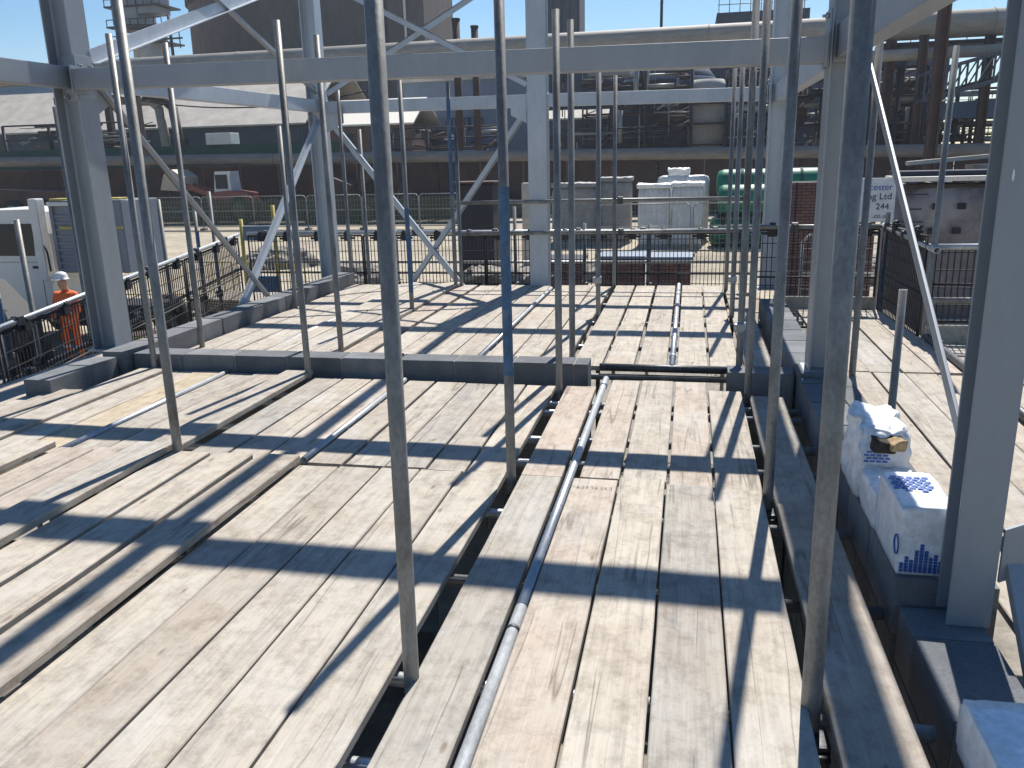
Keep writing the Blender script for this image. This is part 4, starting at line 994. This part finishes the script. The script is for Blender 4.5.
m = crumple(-7.95, -7.25, 13.9, 14.6, GZ, GZ + .75, .05, 71, 10, .6, .1, .08); m.build('bag', 'white_sheet', t)
t = thing('low_skip', (-3.9, 17.5, GZ), 'dark low skip with rubble seen under the far guard rail', 'skip')
m = MB(); m.poly([(-5.0, 17, GZ + 1.25), (-2.9, 17, GZ + 1.25), (-3.2, 17, GZ), (-4.7, 17, GZ)], (0, 1.5, 0)); m.build('bin', 'black_steel', t)
m = crumple(-4.85, -3.05, 17.1, 18.4, GZ + 1.1, GZ + 1.45, .12, 77, 12, .8); m.build('rubble_fill', 'gravel', t)
for i, (x, y, r) in enumerate(((-10.5, 26, 1.3), (-15.5, 30, 1.6), (-3, 27, 1.1), (5.5, 27, 1.5))):
    m = MB(); bmesh.ops.create_icosphere(m.bm, subdivisions=4, radius=1)
    for v in m.bm.verts:
        k = 1 + .25 * noise.noise(v.co * 3 + Vector((i * 3, 0, 0))) + .08 * noise.noise(v.co * 12); v.co = Vector((v.co.x * r * k + x, v.co.y * r * .8 * k + y, max(-.02, v.co.z) * r * .45 * k + GZ))
    m.build('spoil_heap', 'gravel', kind='structure')

# weeds
m = MB()
for i, (x, y, s) in enumerate(((.75, 14.5, .55), (1.3, 15.2, .6), (-4.3, 16.5, .5), (-3.2, 17.5, .45), (-7.4, 16, .5))):
    for k in range(260):
        d = Vector((random.gauss(0, .5), random.gauss(0, .4), abs(random.gauss(0, .45)))) * s
        c = Vector((x, y, GZ)) + d; r = random.uniform(.03, .06); n1 = noise.random_unit_vector() * r; n2 = noise.random_unit_vector() * r
        v = [m.bm.verts.new(c), m.bm.verts.new(c + n1), m.bm.verts.new(c + n1 * .6 + n2)]; m.face(v)
m.build('weeds', 'leaf', label='low green weeds growing on the ground beyond the far mesh', cat='weeds', kind='stuff')

# ------------------------------------------------------------------ pipe bridges
def pipe(p, q, r, label, mat='pipe_cream', flanges=8, name='pipeline', grp='works pipelines'):
    t = thing(name, p, label, 'pipe', grp); m = MB(); m.tube(p, q, r, 28); m.build('pipe', mat, t)
    m = MB(); P, Q = Vector(p), Vector(q); d = (Q - P).normalized()
    for k in range(flanges):
        c = P.lerp(Q, (k + .5) / flanges); m.tube(c, c + d * .08, r * 1.04, 28)
    m.build('flange', mat, t); return t
pipe((-75, 61, 8.9), (60, 59, 8.95), .8, 'huge dusty cream overhead pipe crossing the whole works')
pipe((-70, 56, 2.55), (60, 54, .9), .36, 'long horizontal cream pipe at eye level across the yard', 'pipe_brown', flanges=14)
pipe((9, 58, 7.12), (60, 57, 7.3), .34, 'thinner cream pipe below the huge one on the right', flanges=6)
t = thing('walkway_deck', (-10, 60, 7.4), 'dark walkway slab under the huge overhead pipe on the right', 'walkway')
m = MB(); m.box(11.5, 60, 59.4, 61.4, 7.75, 8.0); m.build('slab', 'black_steel', t)
m = MB()
for i in range(30):
    m.tube((11.6 + i * 1.6, 59.4, 8.0), (11.6 + i * 1.6, 59.4, 9.0), .03, 5)
m.tube((11.6, 59.4, 9.0), (58, 59.4, 9.0), .03, 5); m.build('handrail', 'galv_far', t)
for i, (x, y, r, zt2, w) in enumerate(((-16.6, 62, .28, 11.2, 'nearer the left'), (-15.25, 62, .26, 10.65, 'nearer the right'))):
    m = MB(); m.tube((x, y, GZ), (x, y, zt2), r, 14); o = m.build('chimney_stack', 'rust_dark', label=f'thin dark chimney poking above the huge pipe, {w} of the pair', cat='chimney', group='thin chimneys')
    m = MB(); m.tube((x, y, zt2), (x, y, zt2 + .15), r * 1.15, 14); m.build('rim', 'black_steel', o)
GT = 'pipe trestle posts'
for i, (x, y, w, zt2) in enumerate(((-60, 60, .5, 8.1), (-41.5, 60, .5, 8.1), (-22, 60.5, .5, 8.1), (11.9, 58.5, .55, 8.0), (12.6, 50, .55, 9.3), (13.4, 57, .45, 8.1), (17.6, 59, .5, 8.1))):
    m = MB(); m.box(x - w / 2, x - w / 2 + .1, y - w / 2, y + w / 2, GZ, zt2); m.box(x + w / 2 - .1, x + w / 2, y - w / 2, y + w / 2, GZ, zt2); m.box(x - w / 2 + .1, x + w / 2 - .1, y - .05, y + .05, GZ, zt2)
    m.build('trestle_post', 'rust_dark', label=f'dark steel trestle post under the overhead pipes, {ORD[i]} from the left', cat='post', group=GT)

# retaining hoarding behind
m = MB()
for i in range(48): m.box(-80 + i * 3, -80 + i * 3 + 2.9, 57.5, 57.8, GZ, 1.75 - (i / 48) * .5, .02)
m.build('hoarding_wall', 'rust_dark', label='long dark rust brown hoarding below the eye level pipe', cat='wall')

# ------------------------------------------------------------------ works buildings
def shed(name, x0, x1, y0, y1, ze, zr, wall, roof, label, over=.5, doors=(), parts=None, grp=None, z=GZ):
    t = thing(name, ((x0 + x1) / 2, y0, z), label, 'building', grp)
    m = MB(); m.box(x0, x1, y0, y1, z, ze); wl = m.build('wall', wall, t)
    m = MB(); m.poly([(x0 - over, y0 - over, ze), (x0 - over, (y0 + y1) / 2, zr), (x0 - over, y1 + over, ze), (x0 - over, y1 + over, ze + .15), (x0 - over, (y0 + y1) / 2, zr + .18), (x0 - over, y0 - over, ze + .15)], (x1 - x0 + 2 * over, 0, 0)); m.build('roof', roof, t)
    for (a, b, c, d) in doors:
        m = MB(); m.box(a, b, y0 - .06, y0 + .02, c, d); m.build('window', 'window', t)
    return t
t = shed('long_shed', -95, -35.5, 76, 96, 5.2, 11.6, 'clad_corr', 'roof_corr', 'long industrial shed with a pale corrugated roof on the left', doors=[(-90 + k * 5, -87.5 + k * 5, 3.2, 4.3) for k in range(10)])
m = MB(); m.box(-95, -36, 84.5, 87.5, 11.2, 12.3); m.build('ridge_vent', 'dark_clad', t)
t = shed('brick_workshop', -31.5, -23.6, 72, 80, 4.7, 7.0, 'brick', 'roof_white', 'red brick workshop with a white roof between the two far columns', over=.3, doors=[(-29.6, -29.0, 2.6, 4.1), (-27.4, -26.8, 2.6, 4.1), (-25.4, -24.6, 2.0, 4.3)])
t = thing('process_building', (-22, 82, GZ), 'grey-blue clad process building behind the twin chimneys', 'building')
m = MB(); m.box(-27.5, -14.5, 82, 96, GZ, 9.0); m.build('wall', 'blue_clad', t)
m = MB(); m.box(-27.8, -14.2, 81.7, 96.3, 9.0, 9.5); m.build('roof', 'roof_sheet', t)
m = MB(); m.box(-23.3, -19.6, 81.9, 82.02, 4.4, 5.6); o = m.build('louvre', 'dark_clad', t)
m = MB()
for k in range(6): m.box(-23.2 + k * .62, -23.0 + k * .62, 81.8, 81.9, 4.45, 5.5)
m.build('slat', 'blue_clad', o)
m = MB(); m.lathe((-21.5, 79, 2.2), [(2.6, -2), (2.6, 0), (2.2, 1.2), (1.2, 1.9), (.2, 2.1)], 20); m.build('stock_heap_cover', 'dark_clad', label='dark domed cover in front of the grey-blue building', cat='cover')
t = thing('dark_works_building', (-3, 84, GZ), 'large dark works building with ribbed cladding behind the centre', 'building')
m = MB(); m.box(-13.8, 22, 84, 104, GZ, 9.3); m.build('wall', 'clad_corr', t)
m = MB(); m.box(-14, 22.2, 83.8, 104, 9.3, 9.6); m.build('parapet', 'dark_clad', t)
for (a, b, c, d) in ((-12.5, -9.5, 6.4, 7.4), (-6, -4.5, 3.2, 4.4), (6.5, 9, 2.5, 4.2)):
    m = MB(); m.box(a, b, 83.9, 84.02, c, d); m.build('window', 'window', t)
t = shed('lean_to', -13.6, -7.4, 78.5, 83, 4.9, 5.7, 'dark_clad', 'roof_sheet', 'lean-to with a tan roof right of the pale centre column', over=.1, doors=[(-13 + k * 1.1, -12.3 + k * 1.1, 2.4, 3.6) for k in range(5)])
t = thing('steel_silo', (-1.6, 78, GZ), 'squat dark domed silo between the far crossbeams', 'silo')
m = MB(); m.lathe((-2.0, 80, GZ), [(4.0, 0), (4.0, 10.3), (3.4, 11.1), (1.8, 11.7), (.2, 11.9)], 32); m.build('shell', 'dark_clad', t)
m = MB(); m.lathe((-2.0, 80, GZ), [(4.05, 10.0), (4.05, 10.25)], 32); m.build('ring', 'blue_clad', t)
t = thing('vertical_vessel', (1.2, 76, GZ), 'pale grey vertical vessel tower behind the centre right', 'tower')
m = MB(); m.lathe((1.3, 76, GZ), [(1.6, 0), (1.6, 9.3), (1.3, 9.8)], 20); m.build('shell', 'roof_sheet', t)
m = MB()
for z_ in (2.3, 4.0, 5.6): m.lathe((1.3, 76, z_), [(2.1, 0), (2.1, .12)], 20)
m.build('platform_ring', 'black_steel', t)

def lattice(name, x0, x1, y0, y1, z0, z1, n_, label, mat='black_steel', r=.07, brace_=True, plat=True, grp='steel access towers'):
    t = thing(name, ((x0 + x1) / 2, (y0 + y1) / 2, z0), label, 'steel tower', grp)
    m = MB()
    for x_ in (x0, x1):
        for y_ in (y0, y1): m.bar((x_, y_, z0), (x_, y_, z1), r * 2, r * 2)
    for k in range(n_ + 1):
        z = z0 + (z1 - z0) * k / n_
        for (a, b) in (((x0, y0), (x1, y0)), ((x0, y1), (x1, y1)), ((x0, y0), (x0, y1)), ((x1, y0), (x1, y1))): m.bar((*a, z), (*b, z), r * 1.4, r * 1.4)
        if brace_ and k < n_:
            zn = z0 + (z1 - z0) * (k + 1) / n_; m.bar((x0, y0, z), (x1, y0, zn), r, r); m.bar((x1, y0, z), (x0, y0, zn), r, r)
    m.build('frame', mat, t)
    if plat:
        m = MB()
        for k in range(1, n_ + 1): z = z0 + (z1 - z0) * k / n_; m.box(x0, x1, y0, y1, z + r, z + r + .06)
        m.build('platform', 'rust_dark', t)
        m = MB()
        for k in range(1, n_ + 1):
            z = z0 + (z1 - z0) * k / n_
            for h in (.5, 1.0): m.tube((x0, y0 - .05, z + h), (x1, y0 - .05, z + h), .03, 5)
            for q in range(int((x1 - x0) / 1.2) + 1): m.tube((x0 + q * 1.2, y0 - .05, z), (x0 + q * 1.2, y0 - .05, z + 1.05), .03, 5)
        m.build('handrail', 'galv_far', t)
    return t
lattice('access_tower', -9, -2, 74, 77, GZ, 7.4, 4, 'dark lattice access tower in front of the domed silo')
lattice('access_tower', 3.5, 8, 72, 76, GZ, 7.0, 4, 'dark lattice access tower with stairs behind the far right column')
lattice('access_tower', 9.8, 12.2, 64, 67, GZ, 6.8, 4, 'lattice tower in front of the brick building on the right')
lattice('access_tower', 13.2, 15.2, 62, 66, GZ, 5.6, 4, 'lattice tower half hidden by the thick trestle posts')
lattice('access_tower', 16, 24, 64, 68, GZ, 4.2, 3, 'lattice tower under the sloping conveyor at the right')
t = thing('stair_flight', (4, 71, GZ), 'sloping steel stair flight behind the far right column', 'stairs', None)
m = MB(); m.bar((3.2, 70.5, 4.6), (6.0, 70.5, 8.2), .9, .25); m.build('flight', 'roof_sheet', t)
m = MB(); m.bar((3.2, 70, 5.6), (6.0, 70, 9.2), .06, .06); m.build('handrail', 'galv_far', t)
# sloping conveyor gallery
t = thing('conveyor_gallery', (17, 56, 3), 'lattice conveyor gallery rising at the right below the cream pipes', 'conveyor')
m = MB()
P, Q = Vector((13.2, 55, 4.3)), Vector((24, 55, 7.0))
for dy in (0, 1.8):
    m.bar(P + Vector((0, dy, 0)), Q + Vector((0, dy, 0)), .16, .22); m.bar(P + Vector((0, dy, 1.5)), Q + Vector((0, dy, 1.5)), .14, .18)
    for k in range(13):
        a = P.lerp(Q, k / 12) + Vector((0, dy, 0)); m.bar(a, a + Vector((0, 0, 1.5)), .1, .1)
        if k < 12: b = P.lerp(Q, (k + 1) / 12) + Vector((0, dy, 1.5)); m.bar(a, b, .08, .08)
m.build('truss', 'clad_corr', t)
m = MB(); m.bar(P + Vector((0, .9, .2)), Q + Vector((0, .9, .2)), 1.2, .15); m.build('belt', 'rubber', t)
t2 = thing('conveyor_gallery', (4, 70, 5), 'farther dark conveyor gallery climbing behind the middle right column', 'conveyor')
m = MB(); P, Q = Vector((2.5, 66, 5.6)), Vector((14.5, 66, 7.3))
for dy in (0, 1.6):
    m.bar(P + Vector((0, dy, 0)), Q + Vector((0, dy, 0)), .14, .2); m.bar(P + Vector((0, dy, 1.2)), Q + Vector((0, dy, 1.2)), .12, .14)
    for k in range(13):
        a = P.lerp(Q, k / 12) + Vector((0, dy, 0)); m.bar(a, a + Vector((0, 0, 1.2)), .09, .09)
        if k < 12: b = P.lerp(Q, (k + 1) / 12) + Vector((0, dy, 1.2)); m.bar(a, b, .07, .07)
m.build('truss', 'black_steel', t2)
m = MB(); m.bar(P + Vector((0, .8, .15)), Q + Vector((0, .8, .15)), 1.1, .3); m.build('belt', 'dark_clad', t2)
t = thing('brick_building', (13, 70, GZ), 'dark red brick building behind the right trestle posts', 'building')
m = MB(); m.box(10.5, 16.5, 68.5, 80, GZ, 5.4); m.build('wall', 'brick', t)
m = MB(); m.box(10.3, 16.7, 68.3, 80, 5.4, 5.7); m.build('parapet', 'rust_dark', t)
for a in (11.6, 14.2): m = MB(); m.box(a, a + .9, 68.42, 68.52, 1.8, 3.6); m.build('window', 'window', t)
t = thing('blue_hopper', (16, 60, GZ), 'blue sheeted hopper under the right conveyor', 'hopper')
m = MB(); m.poly([(15, 60, 3.4), (21, 60, 3.4), (21, 60, 4.7), (15, 60, 4.3)], (0, 2.5, 0)); m.build('hopper', 'blue_paint', t)
m = MB()
for x_ in (15.3, 18, 20.7): m.box(x_ - .1, x_ + .1, 60.1, 60.3, GZ, 3.4); m.box(x_ - .1, x_ + .1, 62.1, 62.3, GZ, 3.4)
m.build('leg', 'black_steel', t)
t = thing('fuel_bowser', (-36.5, 66, GZ), 'long dark green skip row behind the eye level pipe on the left', 'skip')
m = MB()
m.poly([(-60, 64, 1.0), (-28.5, 64, 1.0), (-27.5, 64, 3.3), (-58, 64, 3.3)], (0, 2.2, 0)); m.box(-60, -28, 64.2, 66, GZ, 1.0); m.build('body', 'green_dark', t)
m = MB(); m.box(-38.2, -36.0, 63.6, 65, 3.3, 4.2, .05); m.build('site_cabin', 'white_paint', label='small white cabin box on the dark green skip row', cat='cabin')
# bent twin ducts on the left
t = thing('bent_duct', (-44.5, 70, 2), 'twin bent cream ducts in front of the long shed', 'duct')
for k, dx in enumerate((0, 1.3)):
    m = MB(); m.tube((-44.6 + dx, 68, 2.6), (-44.9 + dx, 68, 6.6), .4, 12); m.tube((-44.9 + dx, 68, 6.6), (-45.6 + dx, 68, 7.2), .4, 12); m.tube((-45.6 + dx, 68, 7.2), (-47.5 + dx, 68, 7.25), .4, 12); m.build('duct', 'rust_dark' if k else 'pipe_cream', t)
t = thing('hopper_frame', (-53, 70, 2), 'rusty square hopper frame in front of the long shed, far left', 'hopper')
m = MB(); m.box(-56, -50.6, 69, 72, 7.3, 7.9); 
for x_ in (-55.7, -53.2, -51): m.box(x_, x_ + .5, 69, 69.5, 2, 7.3)
m.build('frame', 'rust_dark', t)
# overhead cable
m = MB(); pr = None
for i in range(25):
    s = i / 24; p = Vector((-52 + 25 * s, 66, 9.0 - 3.2 * math.sin(math.pi * min(1, s * .55)) + .9 * s * s)) if 0 else Vector((-51 + 27 * s, 66, 8.4 - 7.5 * s + 6.4 * s * s))
    if pr is not None: m.tube(pr, p, .06, 6)
    pr = p
m.build('overhead_cable', 'black_steel', label='black cable sagging in front of the long shed roof', cat='cable')

# tangles of works pipework
def tangle(x0, x1, y0, y1, z0, z1, n_, label, mats=('black_steel', 'rust_dark', 'galv_far'), sd=0):
    rd = random.Random(sd); t = thing('pipe_rack', ((x0 + x1) / 2, (y0 + y1) / 2, GZ), label, 'pipework', 'racks of works pipework')
    for mt in mats:
        m = MB()
        for k in range(n_):
            p = Vector((rd.uniform(x0, x1), rd.uniform(y0, y1), rd.uniform(z0, z1))); ax = rd.choice((0, 0, 1, 2, 3)); L_ = rd.uniform(.12, .6)
            q = p.copy(); r = rd.choice((.04, .05, .07, .12, .2))
            if ax == 0: q.x = min(x1, p.x + L_ * (x1 - x0))
            elif ax == 1: q.z = min(z1, p.z + L_ * (z1 - z0))
            elif ax == 2: q.x = min(x1, p.x + 1.5); q.z = min(z1, p.z + rd.uniform(.4, 1.6))
            else: q.y = y1; q.x += .5
            if (q - p).length > .3: m.tube(p, q, r, 6)
        for k in range(4):
            x = x0 + (x1 - x0) * k / 3
            if mt == mats[0]: m.tube((x, y0, GZ), (x, y0, z1), .14, 6); m.tube((x0, y0, z0 + (z1 - z0) * k / 3), (x1, y0, z0 + (z1 - z0) * k / 3), .08, 6)
        m.build({'black_steel': 'rack_frame', 'rust_dark': 'rusty_pipes', 'galv_far': 'pale_pipes'}[mt], mt, t)
tangle(-11, 0, 72, 74, 1.5, 8.5, 26, 'dark pipework rack in front of the domed silo', sd=4)
tangle(2.5, 9.5, 66, 70, 1.5, 7.4, 26, 'tangled pipework seen between the far right column and thick tube', sd=5)
tangle(9.5, 14.5, 60, 63, 1.5, 6.6, 30, 'tangled pipework left of the thick trestle posts', sd=6)
tangle(14, 22, 61, 64, 1.0, 5.2, 34, 'tangled pipework under the sloping conveyor on the right', sd=7)
tangle(-24, -15, 68, 70, 1.8, 4.2, 14, 'low pipework in front of the grey-blue process building', sd=8)
tangle(-60, -46, 67, 69, 1.8, 5.5, 14, 'low pipework in front of the long shed at the far left', sd=9)

# silos and tall towers on the skyline
t = thing('concrete_silo', (-62, 112, GZ), 'left brown concrete silo block on the skyline', 'silo', 'concrete silos')
m = MB(); m.lathe((-60.3, 119, GZ), [(10.2, 0), (9.9, 30), (9.9, 40)], 40); m.build('shell', 'concrete_silo', t)
m = MB(); m.lathe((-60.3, 119, 23.2), [(10.3, 0), (10.3, .6)], 40); m.build('ring_band', 'rust_dark', t)
t = thing('concrete_silo', (-44, 112, GZ), 'right brown concrete silo block on the skyline with a vertical joint', 'silo', 'concrete silos')
m = MB(); m.box(-56.2, -33.6, 110, 124, GZ, 40); m.build('shell', 'concrete_silo', t)
m = MB(); m.box(-50.2, -49.9, 109.9, 110.05, 12, 40); m.box(-38.9, -38.5, 109.85, 110.05, 12, 40); m.build('vertical_joint', 'rust_dark', t)
m = MB(); m.tube((-36.0, 109.6, 8), (-36.0, 109.6, 40), .16, 8); m.build('downpipe', 'white_paint', t)
m = MB(); m.box(-19.8, -15.0, 120, 126, GZ, 60); o = m.build('dark_tower', 'dark_clad', label='tall dark clad tower behind the pale centre column', cat='tower')
m = MB()
for k in range(5): m.box(-19.7 + k * 1.1, -19.5 + k * 1.1, 119.9, 120.05, 10, 60)
m.build('rib', 'black_steel', o)
t = thing('plant_house', (6, 100, GZ), 'small rooftop plant house with railings on the right skyline', 'building')
m = MB(); m.box(2.4, 12, 100, 108, GZ, 16.3); m.build('wall', 'dark_clad', t)
m = MB()
for k in range(9): m.tube((2.6 + k * 1.1, 100.1, 16.3), (2.6 + k * 1.1, 100.1, 17.9), .05, 5)
for z_ in (17.1, 17.9): m.tube((2.5, 100.1, z_), (11.6, 100.1, z_), .05, 5)
m.build('handrail', 'galv_far', t)
# process tower at the left
t = thing('process_tower', (-88, 130, GZ), 'cluttered process tower with platforms on the left skyline', 'tower')
m = MB(); m.lathe((-86, 131, GZ), [(2.2, 0), (2.2, 24.5), (1.6, 25)], 20); m.lathe((-89.5, 133, GZ), [(1.5, 0), (1.5, 40)], 16); m.build('vessel', 'roof_sheet', t)
m = MB(); m.box(-91.5, -87, 129, 134, 24, 32); m.box(-86.8, -83.6, 129, 133, 25.5, 29.6); m.build('plant_room', 'grey_paint', t)
m = MB()
for z_ in (21, 23.5, 26.5, 30, 34):
    m.box(-92.5, -82.6, 128.5, 134.5, z_, z_ + .25)
    for k in range(8): m.tube((-92.4 + k * 1.4, 128.6, z_), (-92.4 + k * 1.4, 128.6, z_ + 1.2), .08, 5)
    m.tube((-92.4, 128.6, z_ + 1.2), (-82.6, 128.6, z_ + 1.2), .08, 5)
m.build('platform', 'black_steel', t)
m = MB(); m.tube((-81.5, 129, 16), (-81.5, 129, 25), .25, 8); m.tube((-84, 129, 21.5), (-79.5, 129, 21.5), .15, 6); m.tube((-80, 129, 20), (-80, 129, 24.5), .1, 6); m.build('mast', 'black_steel', t)
m = MB(); m.tube((-3.5, 100, GZ), (-3.5, 100, 28), .16, 8); m.build('flue_mast', 'black_steel', label='thin dark mast rising into the sky right of the dark tower', cat='mast')
m = MB(); m.tube((-9.1, 90, 9.4), (-9.1, 90, 13.8), .04, 6); m.build('aerial', 'black_steel', label='short thin aerial left of the tall thin mast', cat='aerial')

# ------------------------------------------------------------------ air
m = MB(); m.box(-405, 405, -65, 605, GZ - 3, 64)
hz = bpy.data.materials.new('haze_air'); hz.use_nodes = True; hn = hz.node_tree; hn.nodes.remove(hn.nodes['Principled BSDF'])
pv = hn.nodes.new('ShaderNodeVolumePrincipled'); pv.inputs['Color'].default_value = (.80, .88, 1, 1); pv.inputs['Density'].default_value = .0004; pv.inputs['Anisotropy'].default_value = .3
hn.links.new(pv.outputs[0], hn.nodes['Material Output'].inputs['Volume'])
m.build('haze', hz, kind='stuff')

# ------------------------------------------------------------------ camera, sun, sky
Xv = (0.97921274, 0.02928649, -0.20071049); Yv = (0.20137112, -0.25906734, 0.94463421); Zv = (-0.02433251, -0.96541515, -0.2595795)
right = Vector((Xv[0], Yv[0], Zv[0])); up = -Vector((Xv[1], Yv[1], Zv[1])); back = -Vector((Xv[2], Yv[2], Zv[2]))
cam = bpy.data.cameras.new('camera'); co = bpy.data.objects.new('camera', cam); C.objects.link(co)
mw = Matrix((right, up, back)).transposed().to_4x4(); mw.translation = (0, 0, 1.57); co.matrix_world = mw
cam.sensor_width = 36; cam.lens = 835 / 1024 * 36; cam.clip_start = .05; cam.clip_end = 1500; sc.camera = co
EL, AZ = R(53), R(8)
sd = Vector((math.sin(AZ) * math.cos(EL), math.cos(AZ) * math.cos(EL), math.sin(EL)))
L = bpy.data.lights.new('sun', 'SUN'); L.energy = 5.0; L.angle = R(.55); L.color = (1, .955, .88)
lo = bpy.data.objects.new('sun', L); C.objects.link(lo); lo.rotation_euler = sd.to_track_quat('Z', 'Y').to_euler()
w = bpy.data.worlds.new('World'); sc.world = w; w.use_nodes = True; nt = w.node_tree
sky = nt.nodes.new('ShaderNodeTexSky'); sky.sky_type = 'NISHITA'; sky.sun_disc = False; sky.sun_elevation = EL; sky.sun_rotation = AZ; sky.air_density = 1.0; sky.dust_density = .25; sky.ozone_density = 3.0
hs = nt.nodes.new('ShaderNodeHueSaturation'); hs.inputs['Saturation'].default_value = 1.3; nt.links.new(sky.outputs[0], hs.inputs['Color'])
nt.links.new(hs.outputs[0], nt.nodes['Background'].inputs[0]); nt.nodes['Background'].inputs[1].default_value = .074
sc.view_settings.view_transform = 'Standard'; sc.view_settings.look = 'None'; sc.view_settings.exposure = .65; sc.view_settings.gamma = 1
